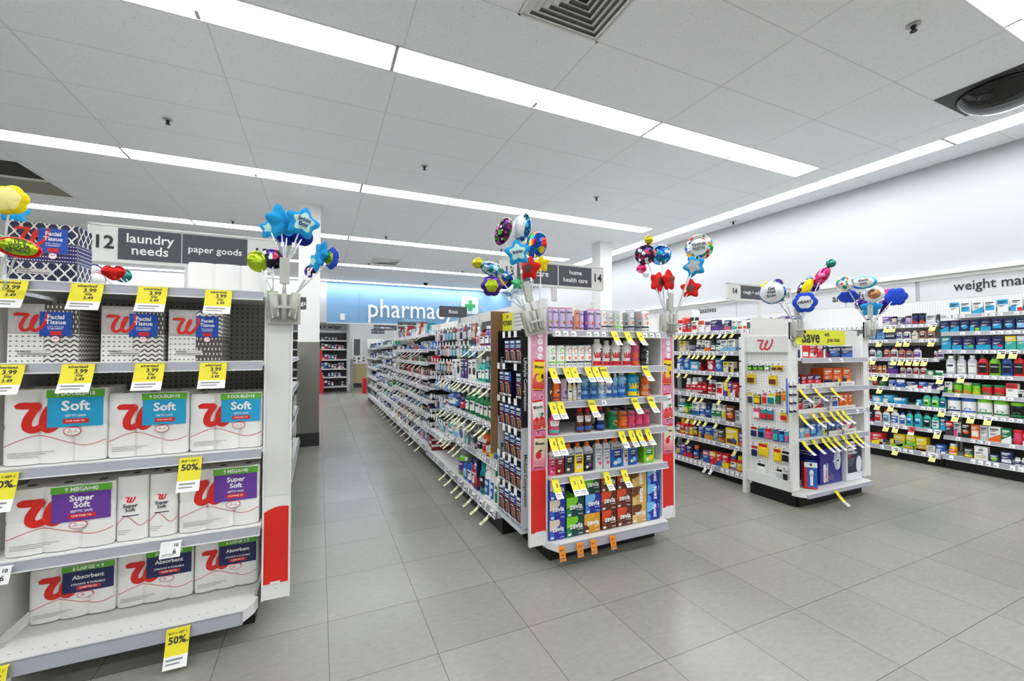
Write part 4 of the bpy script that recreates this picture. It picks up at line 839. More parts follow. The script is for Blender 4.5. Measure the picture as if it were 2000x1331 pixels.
# humidifier cartons
hb = mat('humidifier_blue', '22228a', .3); hn = mat('humidifier_navy', '222448', .35)
t = thing('humidifier_box', 'large violet blue humidifier box on the bottom deck of the sale display', 'box', (4.415, 2.59, .136), 0)
def lb(b, n): o_ = bpy.data.objects.new(n, b.mesh(n)); C.objects.link(o_); return o_
b = MB(); b.box(-.17, .17, -.14, .14, 0, .325, hb); o_ = lb(b, 'carton'); o_.parent = t
b = MB(); f, f2 = FX(-.1408), FX(-.1416); b.prism(rr(-.1, .1, .018, .085, .017), paper, -.1412, -.1404, 'y'); b.text(f2, 'Walgreens', -.1, .08, .024, red, 1, PI / 2, .02)
b.text(f2, 'Humidifier', -.062, .105, .042, paper, .95, PI / 2, .03); b.patch(f, -.035, -.02, .03, .08, red)
for i in range(5): b.patch(f, -.012 + i * .012, -.007 + i * .012, .03, .1 - i * .006, greyink)
b.disc(f, .1, .21, .055, .1, mat('picture_grey', 'b9bfd0', .4), 24); b.disc(f2, .12, .21, .032, .09, mat('picture_white', 'e2e4ea', .4), 20); b.patch(f2, .03, .12, .19, .205, mat('picture_white'))
f4 = lambda u, v: (-.1706, -u, v); b.text(f4, 'Ultrasonic Humidifier', 0, .29, .02, paper); b.text(f4, 'Warm Technology', 0, .265, .02, paper); o_ = lb(b, 'printed_art'); o_.parent = t
t = thing('humidifier_box', 'white and navy humidifier box with red script, right end of the bottom deck', 'box', (4.735, 2.52, .136), 0)
b = MB(); b.box(-.13, .13, -.1, .1, 0, .375, mat('box_white', 'e6e6ea', .4)); b.box(-.129, .129, -.099, .099, .3745, .3755, hn); o_ = lb(b, 'carton'); o_.parent = t
b = MB(); f, f2 = FX(-.1008), FX(-.1016); b.patch(f, -.11, .128, .07, .373, hn); b.prism(rr(-.04, .345, .09, .026, .024), paper, -.1014, -.1006, 'y'); b.text(f2, 'Walgreens', -.055, .345, .034, red, 1, 0, .02); b.disc(FX(-.1022), .03, .345, .016, .02, ink)
b.prism(rr(-.05, .295, .055, .015, .013), paper, -.1014, -.1006, 'y'); b.text(f2, 'Humidifier', -.035, .262, .042, paper, .9, 0, .028); b.patch(f2, -.1, -.055, .225, .24, red)
for i in range(5): b.patch(f2, -.1, .01 - .01 * i, .205 - i * .016, .211 - i * .016, greyink)
b.disc(FX(-.102), .075, .14, .05, .085, mat('picture_grey'), 24); b.disc(FX(-.1026), .072, .145, .044, .08, mat('picture_white'), 24); o_ = lb(b, 'printed_art'); o_.parent = t
t = thing('thermometer_box', 'small blue, white and red boxed thermometer left on the bottom deck', 'box', (X_(1577, 2.46), 2.46, .136), -.8)
b = MB(); b.box(-.05, .05, -.05, .05, 0, .235, cm('b')); b.box(-.0505, -.03, -.0505, .05, 0, .235, cm('r')); b.box(-.051, .051, -.051, .051, 0, .012, cm('r')); o_ = lb(b, 'carton'); o_.parent = t
b = MB(); b.patch(FX(-.0515), -.05, .05, .19, .235, paper); b.disc(FX(-.052), .0, .215, .01, .012, ink); b.disc(FX(-.0515), .005, .14, .016, .03, paper, 16); b.patch(FX(-.0515), -.006, .016, .04, .14, paper); b.disc(FX(-.0515), .005, .04, .013, .013, paper); o_ = lb(b, 'printed_art'); o_.parent = t
MB().box(3.9, 4.80, 2.765, 2.80, .136, .50, cm('k')).lone('large_black_box', 'large black box standing behind the humidifier boxes', 'box')
# packs hanging on the side panel
def pegs(spec, ox, oy, sc, X, where, group, rodl=.07):
    for i, s_ in enumerate(spec.split(';')):
        x0, x1, y0, y1, cc, ww = s_.split(','); x0, x1 = float(x0) / sc + ox, float(x1) / sc + ox; y0, y1 = float(y0) / sc + oy, float(y1) / sc + oy
        A, B_ = at(x0, 700, X=X), at(x1, 700, X=X); zt, zb = at((x0 + x1) / 2, y0, X=X).z, at((x0 + x1) / 2, y1, X=X).z
        w, h = round(abs(A.y - B_.y) * .95, 3), round(zt - zb, 3)
        o_ = put('hanging_pack', prod('card', w, h, .02, cc[0], cc[1], cc[2]), (X + .01, (A.y + B_.y) / 2, zb), -PI / 2, '%s and %s %s, %s in %s' % (cn(cc[0]), cn(cc[2]), ww, nth(i), where), 'hanging pack', group)
        r = MB(); r.tube([(0, 0.02, h * .93), (0, -rodl * .3, h * .93), (0, -rodl * .35, h * .96)], .0022, alum); r.box(-.018, .018, -rodl * .36, -rodl * .33, h * .95, h * .95 + .028, paper); r.patch(FX(-rodl * .363), -.012, .006, h * .95 + .006, h * .95 + .02, greyink)
        q = bpy.data.objects.new('hook_with_tag', r.mesh('hook_with_tag')); C.objects.link(q); q.parent = o_
GP = 'hanging packs on the white side peg panel'
Z3 = (1450, 640, 8.318, 3.82); Z4 = (1450, 790, 6.339, 3.82)
pegs('80,165,612,690,kGL,card;172,255,615,690,kGL,card;262,345,615,690,kGL,card;360,440,615,690,GLw,card;475,555,615,700,yyB,card;565,655,615,700,yyB,card', *Z3, 'first row of side peg panel', GP)
pegs('66,204,752,908,yyB,tool pack;416,552,772,938,yyB,tool pack', *Z3, 'second row of side peg panel', GP)
pegs('78,165,1035,1245,wyx,brush pack;175,290,1085,1240,kyy,brush pack;320,390,1040,1250,wPr,brush pack;396,522,1055,1258,wyt,brush pack;530,610,1040,1240,BzG,brush pack;634,700,1020,1190,yzo,brush pack', *Z3, 'third row of side peg panel', GP)
pegs('126,210,40,182,PPw,brush pack;214,300,60,190,tar,brush pack;304,372,70,195,tcr,brush pack;456,545,95,205,yyr,brush pack', *Z4, 'fourth row of side peg panel', GP)
pegs('88,176,262,408,wrn,clip pack;180,256,285,415,ctn,comb pack;262,355,290,428,PrP,comb pack;360,438,300,455,pta,comb pack;442,505,320,465,bnc,comb pack;512,558,330,470,caP,comb pack', *Z4, 'fifth row of side peg panel', GP)
pegs('92,180,492,652,wrn,clip pack;180,300,470,640,yry,yellow pack;366,462,535,710,yry,yellow pack;466,568,562,722,wkk,clip pack', *Z4, 'sixth row of side peg panel', GP)
pegs('162,268,712,868,wkw,nail pack;396,476,785,920,wks,nail pack;480,548,800,950,wsk,nail pack', *Z4, 'seventh row of side peg panel', GP)
t = thing('lip_balm_card', 'white and blue hanging card of eight small tubes on the left wing', 'hanging pack', (3.70, 2.39, .84))
x0, x1 = at(1535.5, 760, Y=2.385).x, at(1555, 760, Y=2.385).x
b = MB(); b.box(x0, x1, 2.386, 2.389, .83, 1.145, mat('pale_card', 'dfe4ec', .4)); b.box(x0 - .0, x0 + .02, 2.385, 2.386, .83, 1.145, cm('b')); b.part('backing_card', t)
for i in range(4):
    for j in range(2): xx = x0 + (x1 - x0) * (.32 + .4 * j); MB().lathe([(.013, 0), (.012, .015), (.012, .016)], capm('k'), 10, xx, 2.374, 1.065 - .072 * i).lathe([(.012, .016), (.014, .05)], capm('w'), 10, xx, 2.374, 1.065 - .072 * i).part('tube', t)
# ================================================================== LONG SHELVING
def unit(label, sg, xf, xb, y0, y1, zs, deckz, back, sticks=.45, name='shelving_unit', backz=1.78, partial=None, seed=2, kick=.05, cat='shelving', stm=None, backm=None, ends=True):
    """one bay; sg=-1 opens towards -X with fronts at xf and its back panel at xb"""
    t = thing(name, label, cat, ((xf + xb) / 2, (y0 + y1) / 2, 0), 0); fr = '-x' if sg < 0 else '+x'
    lo, hi = (xf, xb) if sg < 0 else (xb, xf)
    MB().box(min(xf - sg * kick, xb), max(xf - sg * kick, xb), y0, y1, 0, deckz - .05, blackm).part('kick_base', t, 'black kick base')
    b = MB(); b.box(min(xb, xb - sg * .02), max(xb, xb - sg * .02), y0, y1, deckz - .05, backz, backm or white); b.part('frame', t)
    b = MB(); b.box(min(xb + sg * .004, xb), max(xb + sg * .004, xb), y0, y1, deckz, min(backz, 1.70) if back is peg_dark_s else backz, back); b.part('back_panel', t, 'perforated back panel')
    sh = shelf_part(t, lo, hi, y0, y1, deckz, fr, .05, sticks, .05, seed=seed, name='deck')
    for i, z in enumerate(zs):
        a, c = (partial or {}).get(i, (y0, y1)); shelf_part(t, lo + (.02 if sg < 0 else 0), hi - (0 if sg < 0 else .02), a + .004, c - .004, z, fr, .036, sticks, seed=seed * 7 + i)
    if ends:
        for yy in (y0, y1 - .02): MB().box(xb - .03 if sg < 0 else xb, xb if sg < 0 else xb + .03, yy, yy + .02, deckz, backz, offwhite).part('upright', t)
    return t
XA = 1.22
unit('near bay of the middle aisle shelving with mouthwash bottles', -1, XA, 1.64, 2.98, 4.45, [1.42, 1.12, .81, .52], .175, peg_dark_s, .75, partial={0: (2.98, 3.62)}, seed=11, backz=1.80)
unit('peg board bay of the middle aisle with hanging brushes and floss', -1, XA, 1.64, 4.46, 5.24, [.42], .175, peg_dark_s, .3, seed=12, backz=1.80)
unit('middle bay of the aisle shelving with nine tight shelves', -1, XA, 1.64, 5.25, 8.10, [1.60, 1.40, 1.235, 1.055, .915, .75, .58, .41], .2, peg_dark_s, .5, seed=13)
unit('fourth bay of the middle aisle shelving, far down the aisle', -1, XA, 1.64, 8.11, 10.4, [1.5, 1.28, 1.08, .88, .66, .42], .2, peg_dark_s, .5, seed=14, backz=1.62)
unit('farthest bay of the middle aisle shelving with a red end panel', -1, XA, 1.64, 10.41, 12.7, [1.45, 1.2, .95, .7, .45], .2, peg_dark_s, .5, seed=15, backz=1.62)
MB().box(1.24, 1.66, 12.705, 12.74, .1, 1.72, offwhite).lone('bay_end_board', 'pale end board closing the far end of the middle aisle shelving', 'panel')
MB().box(1.10, 1.20, 12.4, 12.68, .2, .62, cm('r')).lone('red_bin', 'small red box at the far end of the middle aisle', 'box')
for y0, y1, l in ((2.93, 5.24, 'near'), (5.25, 8.1, 'middle'), (8.11, 12.7, 'far')):
    unit('%s bay on the hidden right face of the middle aisle shelving' % l, 1, 2.46, 2.04, y0, y1, [1.4, 1.1, .8, .5], .15, peg_dark_s, 0, seed=16)
    unit('%s bay on the hidden left face of the toilet paper aisle shelving' % l, -1, -1.30, -.77, y0, y1, [1.3, .9, .5], .15, peg_dark_s, 0, seed=16, backz=1.6) if l != 'far' else None
    unit('%s bay on the right face of the toilet paper aisle shelving' % l, 1, -.25, -.72, y0, min(y1, 6.8), [1.3, .95, .6], .15, peg_dark_s, .2, seed=17, backz=1.6) if l != 'far' else None
XB = 3.95
unit('near bay of the laxatives aisle shelving with vitamin boxes', -1, XB, 4.34, 2.92, 4.2, [1.60, 1.372, 1.15, .89, .63, .387], .127, peg_dark_s, .8, seed=21, backz=1.72)
unit('second bay of the laxatives aisle shelving behind the drinks display', -1, XB, 4.34, 4.21, 8.0, [1.60, 1.372, 1.15, .89, .63, .387], .127, peg_dark_s, .6, seed=22, backz=1.72)
unit('hidden right face bay of the laxatives aisle shelving', 1, 4.80, 4.38, 2.92, 8.0, [1.5, 1.2, .9, .6, .35], .127, peg_dark_s, .0, seed=22, backz=1.72)
MB().box(3.95, 4.78, 2.903, 2.915, .1, 1.72, offwhite).lone('bay_end_board', 'pale end board closing the near end of the laxatives aisle shelving', 'panel')
XR = 6.72
unit('near wall bay with powder boxes under the weight management lettering', -1, XR, 7.17, .6, 2.515, [1.80, 1.60, 1.39, 1.107, .885, .66, .382], .165, peg_dark_s, .75, seed=31, backz=1.45)
unit('second wall bay with digestive bottles, behind the rightmost balloons', -1, XR, 7.17, 2.53, 4.35, [1.71, 1.525, 1.29, 1.082, .915, .70, .435], .152, peg_dark_s, .75, seed=32, backz=1.45)
unit('third wall bay glimpsed above the sale display', -1, XR, 7.17, 4.36, 7.2, [1.80, 1.55, 1.3, 1.05, .8, .5], .15, peg_dark_s, .5, seed=33, backz=1.45)
unit('far wall bay below the laxatives lettering', -1, XR, 7.17, 7.21, 12.5, [1.80, 1.55, 1.3, 1.05, .8, .5], .15, peg_dark_s, .5, seed=34, backz=1.45)
unit('nearest wall bay beyond the right edge', -1, XR, 7.17, -1.5, .59, [1.80, 1.55, 1.3, 1.05, .8, .5], .15, peg_dark_s, .5, seed=34, backz=1.45)
wb = MB(); wb.box(7.155, 7.198, -1.5, 12.5, 1.45, 2.268, peg_white_s); wb.struct('trim_4')
# lamps behind the band that wash the white pegboard
t = thing('valance_light', 'long lamp hidden behind the pale wall band, washing the pegboard', 'light', (6.62, 5, 2.2))
MB().box(6.60, 6.66, -1.2, 12.0, 2.22, 2.255, house).part('housing', t); MB().box(6.605, 6.655, -1.2, 12.0, 2.205, 2.22, mat('valance_lamp', 'fbfdff', .4, 0, 9)).part('lamp', t)

# ---- tags along the aisles
G = 'price tags on the laxatives aisle shelving'
for z, xs, o, row_, alt in ((1.60, [90, 135, 200, 265, 360, 465, 555, 655, 765, 845, 945], 600, 'top', {8: 'aislew'}), (1.372, [80, 185, 315, 385, 445, 535, 605, 675, 820], 600, 'second', {}), (1.15, [165, 270, 615, 885], 600, 'third', {}),
                       (.89, [325, 405, 490, 740], 770, 'fourth', {}), (.63, [285, 390, 455, 540, 690], 770, 'fifth', {}), (.387, [90, 285, 955], 770, 'sixth', {}), (.127, [530, 615], 770, 'bottom', {0: 'aislew', 1: 'aislew'})):
    tags('aisle', xs, X=XB, z=z, ox=1310, sc=7.394, where='%s rail of laxatives aisle' % row_, grp=G, cc='pale yellow price tag', alt=alt)
G = 'price tags on the wall shelving'
for z, xs, row_ in ((1.71, [1736, 1748, 1826], 'top'), (1.525, [1721, 1760, 1775, 1823], 'second'), (1.29, [1696, 1708, 1749, 1763, 1778, 1793, 1808], 'third'), (1.082, [1699, 1711, 1732, 1838], 'fourth'),
                    (.915, [1720], 'fifth'), (.70, [1696, 1715, 1741, 1840], 'sixth'), (.435, [1731, 1749, 1780, 1830], 'seventh'), (.152, [1748, 1820], 'bottom')):
    tags('wall', xs, X=XR, z=z, where='%s rail of second wall bay' % row_, grp=G, cc='pale yellow price tag', alt={2: 'wallred'} if row_ == 'seventh' else None)
for z, xs, row_ in ((1.39, [1959, 1982], 'third'), (1.107, [1879], 'fourth'), (.66, [1866, 1896, 1929], 'sixth')):
    tags('wall', xs, X=XR, z=z, where='%s rail of near wall bay' % row_, grp=G, cc='pale yellow price tag')
G = 'price tags along the middle aisle'
rnd = random.Random(5)
def aisle_tags(y0, y1, n, z, where, key='aisle', x=XA):
    key = key.replace('aisle', 'slash')
    for i in range(n):
        y = y1 - (y1 - y0) * (i + .5) / n + rnd.uniform(-.03, .03); hang_tag(key, (x - .016, y, z), -PI / 2, '%s price tag, %s from left, %s' % ('white' if key == 'slashw' else 'pale yellow', nth(i), where), G)
for z, n, row_, y0, y1 in ((1.42, 3, 'top', 2.98, 3.6), (1.12, 11, 'second', 3.0, 4.4), (.81, 11, 'third', 3.0, 4.4), (.52, 5, 'fourth', 3.7, 4.42), (.175, 7, 'bottom', 2.95, 4.3)):
    aisle_tags(y0, y1, n, z, '%s rail of mouthwash bay' % row_, 'aisle')
for i, z in enumerate((1.60, 1.40, 1.235, 1.055, .915, .75, .58, .41, .2)): aisle_tags(5.3, 8.0, 10 if i < 7 else 8, z, '%s rail of middle aisle bay' % nth(i), 'aislew' if i % 2 else 'aisle')
for i, z in enumerate((1.5, 1.28, 1.08, .88, .66, .42, .2)): aisle_tags(8.2, 10.3, 6, z, '%s rail of fourth aisle bay' % nth(i), 'aislew')

# ---- goods of the laxatives aisle (bay facing the drinks aisle)
K1 = dict(ox=1310, oy=600, sc=7.394, X=XB + .02); K2 = dict(ox=1310, oy=770, sc=7.394, X=XB + .02); GL = 'products on the laxatives aisle shelving'
row('112,170,242,b,wrP;178,240,245,b,rdw;246,298,228,b,xrw;303,390,200,b,wrP;400,490,200,b,wor;500,580,212,b,wpr;586,694,190,b,npr;778,870,195,b,nPp;882,960,196,b,wat;966,1048,195,b,wrL', 1.603, 'top shelf of laxatives aisle', GL, **K1)
row('85,140,190,p,dwr;142,205,155,p,rwo;206,262,165,p,Pwr;262,316,150,p,dwk;328,388,150,p,dwk', 1.603, 'behind top shelf of laxatives aisle', GL, ox=1310, oy=600, sc=7.394, X=XB + .14)
row('130,212,495,b,eyw;218,268,550,l,sgw;352,414,472,p,wns;420,486,476,p,wxs;492,560,486,b,wos;566,630,490,p,xwk;637,706,478,p,nws;716,818,476,b,wlb;826,934,466,b,wlb', 1.374, 'second shelf of laxatives aisle', GL, **K1)
row('92,180,735,b,bwl;186,272,745,b,blw;280,404,785,b,cwr;408,440,790,b,drw;522,626,772,b,rwd;636,740,745,b,bln;756,828,792,b,eyr;832,904,792,b,exy', 1.152, 'third shelf of laxatives aisle', GL, **K1)
row('204,266,1030,p,wrw;274,362,1022,p,wrs;364,436,1020,p,drs;440,500,1030,p,drk;512,594,1050,p,drs;596,640,1060,p,dxs;644,748,1092,b,wrr;760,816,1078,b,ypy;820,882,1085,b,pyw;884,966,1100,b,rwd', .892, 'fourth shelf of laxatives aisle', GL, **K1)
row('84,172,65,p,tws;178,230,140,p,LyG;234,294,145,p,LxG;300,394,120,b,wbn;398,476,122,p,wbs;480,556,125,p,nbn;560,628,140,p,wGs;632,706,146,p,wGs;710,780,160,p,wys;786,912,178,b,Boy;920,985,245,l,sgw', .632, 'fifth shelf of laxatives aisle', GL, **K2)
row('60,112,350,p,rwk;118,182,335,p,ory;186,238,372,p,rgs;242,312,372,p,ryy;316,380,455,b,kzr;386,470,455,b,bzn;476,600,470,b,bzn;608,660,520,l,sgB;666,766,510,b,xzr;776,956,495,b,yBb;960,1090,560,b,pow', .389, 'sixth shelf of laxatives aisle', GL, **K2)
row('64,104,705,p,xyL;106,128,720,b,pzw;130,206,705,b,pbr;214,296,735,b,nrz;300,372,745,p,nbo;448,542,822,b,bPp;546,632,832,b,ryb;636,718,850,b,rbw;722,818,868,b,ryb;822,910,885,p,rwb;916,1010,900,p,ryy;1030,1114,945,p,drx', .13, 'bottom deck of laxatives aisle', GL, **K2)
t = thing('shelf_topper', 'white rounded box with red and navy print on top of the laxatives aisle shelving', 'box', (4.1, 3.75, 1.60))
a, b_ = at(1323, 620, X=4.15), at(1352, 620, X=4.15); MB().prism([(-y, z) for y, z in rr(-(a.y + b_.y) / 2, 1.80, (a.y - b_.y) / 2, .085, .03)], white, 4.15, 4.28, 'x').part('carton', t)
MB().patch(lambda u, v: (4.149, -u, v), -(a.y + b_.y) / 2 - .05, -(a.y + b_.y) / 2 + .1, 1.73, 1.765, cm('n')).patch(lambda u, v: (4.149, -u, v), -(a.y + b_.y) / 2 - .1, -(a.y + b_.y) / 2 - .055, 1.73, 1.755, cm('P')).part('print', t)
for i in range(7):
    p0 = at(1456 - 1.5 * (i % 2), 668 + 25 * i, X=3.86); t = put('plastic_clip', [(_PC.setdefault('clipbox', [(MB().box(-.03, .03, -.03, .03, 0, .11, mat('frosted_plastic', 'e4e6e8', .35)).mesh('clip'), 'clip')]))[0][0:2]], (3.90, 2.955, p0.z - .06), 0, 'white plastic holder, %s from top beside the side peg panel' % nth(i), 'holder', 'white plastic holders beside the side peg panel')

# ---- goods of the wall bays
W7 = dict(ox=1690, oy=600, sc=8.319, X=XR + .02); W8 = dict(ox=1690, oy=760, sc=8.319, X=XR + .02); GW = 'products on the second wall bay'
row('20,70,190,t,wbk;150,205,180,t,wlk;292,412,160,b,psn;430,520,155,t,epk;524,640,170,b,nsp;650,745,145,t,vpk;752,872,105,t,nrk;880,985,100,t,nok;995,1160,130,b,swy;1170,1225,120,t,xsk', 1.712, 'top shelf of second wall bay', GW, **W7)
row('85,178,375,j,blb;184,330,375,j,blb;335,480,460,l,nsp;496,600,385,j,wbp;612,735,375,j,wnp;748,862,385,j,ewe;872,990,360,j,hxk;1008,1130,365,j,hxk', 1.527, 'second shelf of second wall bay', GW, **W7)
row('20,52,700,j,hxk;58,162,672,j,wxp;172,262,690,j,sat;284,395,672,j,hdp;400,524,665,j,wxr;530,640,668,j,hdp;648,765,690,j,hxp;768,905,665,j,wpp;1115,1165,695,j,wdn;1168,1270,670,j,wpn', 1.292, 'third shelf of second wall bay', GW, **W7)
row('20,92,925,j,hxk;96,190,925,j,hdk;196,262,930,j,hzk;268,340,925,j,zhk;350,520,875,b,npr;550,645,965,j,wxr;652,748,968,j,wnr;754,865,968,j,wdr;872,990,972,j,wdr;985,1120,1028,l,Gwr;1135,1262,1034,l,Gwr', 1.084, 'fourth shelf of second wall bay', GW, **W7)
row('40,110,1180,l,esw;120,205,1185,b,Brw;210,330,1185,b,Gkw;362,500,1178,b,bwn;502,632,1182,b,bwn;640,840,1210,l,nwb;850,1000,1215,b,brw;1002,1140,1225,b,nwp;1145,1270,1215,b,nwb', .917, 'fifth shelf of second wall bay', GW, **W7)
row('20,66,105,b,rws;88,268,112,l,cwt;272,440,100,l,cwt;444,580,145,b,cwt;584,640,150,b,ctw;812,902,175,b,cwt;908,1042,75,j,aLk;1046,1180,88,j,aLk;1184,1290,110,j,anb', .702, 'sixth shelf of second wall bay', GW, **W8)
row('20,108,355,b,nrk;116,235,330,j,wrr;248,368,335,j,wcr;378,520,340,j,wbw;524,628,385,j,wbb;634,745,360,j,acn;760,895,362,j,acn;904,1036,395,j,akk;1040,1180,420,j,awt;1190,1290,470,b,cnw', .437, 'seventh shelf of second wall bay', GW, **W8)
row('30,66,715,b,Pwr;70,260,718,l,ryw;200,272,810,b,bws;372,436,810,l,yLz;430,612,740,l,yLz;430,612,838,l,yzL;630,780,755,l,LyG;784,960,790,l,yzw;600,770,915,l,zyo;782,950,925,l,yzL;960,1100,925,l,swg;1112,1262,905,b,bsw', .154, 'bottom deck of second wall bay', GW, **W8)
R3 = dict(ox=1660, oy=500, sc=5.547, X=XR + .02); R4 = dict(ox=1660, oy=730, sc=5.788, X=XR + .02); GR = 'products on the near wall bay'
row('1090,1196,508,b,wcr;1202,1326,498,b,wcL;1336,1456,492,b,wcB;1464,1596,484,b,wcL;1608,1732,472,b,wch;1758,1886,462,b,wcr;1900,2030,450,b,wcr', 1.802, 'top shelf of near wall bay', GR, depth=.08, **R3)
row('980,1080,705,b,ncr,LIQUID I.V.;1086,1192,700,b,ncr,LIQUID I.V.;1198,1300,696,b,ncL,LIQUID I.V.;1306,1412,692,b,ncL,LIQUID I.V.;1418,1536,686,b,ncr,LIQUID I.V.;1542,1664,682,b,ncr,LIQUID I.V.;1672,1798,675,b,ncz,LIQUID I.V.;1804,1930,670,b,nlc,LIQUID I.V.', 1.602, 'second shelf of near wall bay', GR, depth=.08, **R3)
row('992,1098,880,b,ctn;1106,1216,882,b,ncL,LIQUID I.V.;1222,1360,880,b,ncL,LIQUID I.V.;1368,1530,875,b,nco,LIQUID I.V.;1536,1674,872,b,ncr,LIQUID I.V.;1682,1806,870,b,ayt;1812,1930,866,b,ast', 1.392, 'third shelf of near wall bay', GR, depth=.08, **R3)
row('1026,1140,1085,j,sww;1146,1252,1085,j,sws,Pedialyte;1262,1372,1080,j,sww,Pedialyte;1376,1490,1080,j,rkk,Pedialyte;1494,1626,1085,j,Lkk,Pedialyte;1634,1754,1080,j,bnk,Pedialyte;1758,1886,1075,j,rkk,Pedialyte;1890,2000,1070,j,okk', 1.109, 'fourth shelf of near wall bay', GR, **R3)
row('1062,1146,95,b,wGL;1152,1250,98,t,LrG;1256,1358,104,t,Loe;1362,1458,112,t,LyG;1464,1590,128,t,rGG;1598,1746,134,t,rGG;1752,1890,115,b,wrd;1894,1990,190,b,wkG', .887, 'fifth shelf of near wall bay', GR, **R4)
row('1066,1222,268,t,wnb;1228,1398,280,t,wbb;1402,1578,290,t,wGL;1586,1768,312,t,wGL;1776,1956,330,t,kGL;1960,2080,350,t,wGL', .662, 'sixth shelf of near wall bay', GR, **R4)
row('1056,1148,540,b,xrn;1152,1236,552,b,sPx;1240,1340,562,b,kor;1344,1442,580,b,owr;1446,1538,592,b,swr;1542,1680,602,b,wor;1684,1800,622,b,GwL;1806,1922,640,t,Prr;1926,2040,680,b,rww', .384, 'seventh shelf of near wall bay', GR, **R4)
row('1080,1176,795,p,yow;1260,1370,845,b,xyL;1376,1532,825,b,wes,alli;1540,1660,915,l,nLw;1668,1808,880,b,nws;1818,1896,950,p,wns;1898,1966,955,p,wns', .168, 'bottom deck of near wall bay', GR, **R4)
for i in range(14):
    p0 = at(1408 + 11 * i, 625, X=XR + .03); c_ = 'npwpsnPvpnwpnb'[i]; put('product_box', prod('box', .11, .13 if i % 3 else .1, .08, c_, 'wpsn'[i % 4], 'r', None, i), (XR + .08, p0.y, 1.803), -PI / 2, '%s box, %s from left, top shelf of third wall bay' % (cn(c_), nth(i)), 'box', 'boxes on the top shelf of the third wall bay')

# ---- goods of the middle aisle, mouthwash bay
A3 = dict(ox=840, oy=600, sc=7.394, X=XA + .03); A4 = dict(ox=840, oy=760, sc=4.754, X=XA + .03); GM = 'bottles of the mouthwash bay'
row('652,690,290,o,sPw;694,765,305,o,dwk;770,832,275,o,pws;836,904,272,o,pwP;906,932,290,o,xws', 1.423, 'top shelf of mouthwash bay', GM, **A3)
row('318,376,756,b,wsg;380,436,756,b,wng;440,492,765,b,nps;496,546,768,b,npw;550,600,765,b,wkn;604,664,755,b,wkn;672,728,755,o,aws;732,776,760,o,aww;780,832,720,o,tws;836,926,708,o,tws', 1.123, 'second shelf of mouthwash bay', GM, **A3)
row('148,216,10,o,bws;219,266,8,o,nbs;270,312,40,o,nrk;316,350,0,o,Gws;354,400,-5,o,Gww;404,450,15,o,Gww;454,484,35,o,Gws;487,526,40,o,Gws;530,574,25,o,Gwe;577,616,60,o,Gws', .813, 'third shelf of mouthwash bay', GM, **A4)
row('150,206,285,o,aws;210,258,320,b,wlb;264,318,330,b,wbl;322,352,335,b,gaw;376,418,420,b,xsg;420,474,400,o,wkB;477,508,420,p,wro;511,534,440,p,Bso;537,570,475,p,wyy;574,622,480,o,wbl', .523, 'fourth shelf of mouthwash bay', GM, **A4)
row('246,298,560,p,Lpg;302,332,640,o,blw;336,376,645,o,bwn;380,410,650,o,rwn;412,440,660,b,nrw;450,490,675,p,tkt;493,545,712,j,wbw;549,588,740,j,wbw;591,622,775,j,wGG', .18, 'bottom deck of mouthwash bay', GM, **A4)
GP2 = 'hanging packs in the peg bay'
specs = []; rnd = random.Random(9)
for r_, (z, h, y0, y1, n) in enumerate(((1.49, .14, 3.7, 5.2, 12), (1.32, .13, 3.7, 5.2, 12), (1.14, .13, 3.75, 5.2, 11), (.92, .16, 4.5, 5.2, 6), (.68, .16, 4.5, 5.2, 6), (.46, .12, 4.5, 5.2, 6))):
    for i in range(n):
        y = y1 - (y1 - y0) * (i + .5) / n; cc = rnd.choice(['wrs', 'nws', 'Gwl', 'bwl', 'pns', 'wbn', 'tws', 'wps', 'xrs', 'ows', 'nPs'])
        o_ = put('hanging_pack', prod('card', .075, h, .02, *cc), (XA + .10, y, z - h * .0), -PI / 2, '%s and %s hanging pack, %s from left, %s row of peg bay' % (cn(cc[0]), cn(cc[2]), nth(i), nth(r_)), 'hanging pack', GP2)
        if 'hook2' not in _PC: _PC['hook2'] = MB().tube([(0, .3, 0), (0, -.06, 0), (0, -.065, .01)], .0025, alum).box(-.016, .016, -.068, -.064, -.01, .035, paper).mesh('hook_with_tag')
        q = bpy.data.objects.new('hook_with_tag', _PC['hook2']); C.objects.link(q); q.parent = o_; q.location = (0, 0, h * .93)
def fill(y0, y1, z, hh, n, pal, where, group, x=XA, seed=0, kinds=('box',), gaps=.1, nm='small_carton', off=.08):
    rnd = random.Random(seed); st = (y1 - y0) / n; k = 0
    for i in range(n):
        if rnd.random() < gaps: continue
        cc = rnd.choice(pal); w = round(st * .92, 3); h = round(hh * rnd.choice((.42, .58, .72)), 3); kd = rnd.choice(kinds)
        put(nm or KIND[kd][0], prod(kd, w, h, min(.1, w), cc[0], cc[1], cc[2], None, rnd.randrange(3)), (x + off + min(.1, w) / 2, y1 - st * (i + .5), z + .002), -PI / 2, '%s and %s %s, %s from left, %s' % (cn(cc[0]), cn(cc[1]), KW[kd], nth(k), where), KIND[kd][1], group); k += 1
Z9 = [1.60, 1.40, 1.235, 1.055, .915, .75, .58, .41, .2]
PAL = [['wsp', 'wlb', 'drw', 'bws', 'ews', 'tlw'], ['xrs', 'dws', 'wbs', 'blw', 'nws', 'sgw'], ['xsr', 'rdw', 'xkn', 'kxr', 'gLs', 'wsg'], ['xds', 'swr', 'rdw', 'nxs', 'xrw'], ['xps', 'nsw', 'xpw', 'hsg', 'sgw'], ['xct', 'nbc', 'anw', 'gsw', 'xsn'],
       ['tyw', 'bGw', 'xrs', 'nws'], ['nbr', 'xwG', 'dnw', 'nws'], ['nbs', 'eow', 'bnw', 'dwd', 'xGe']]
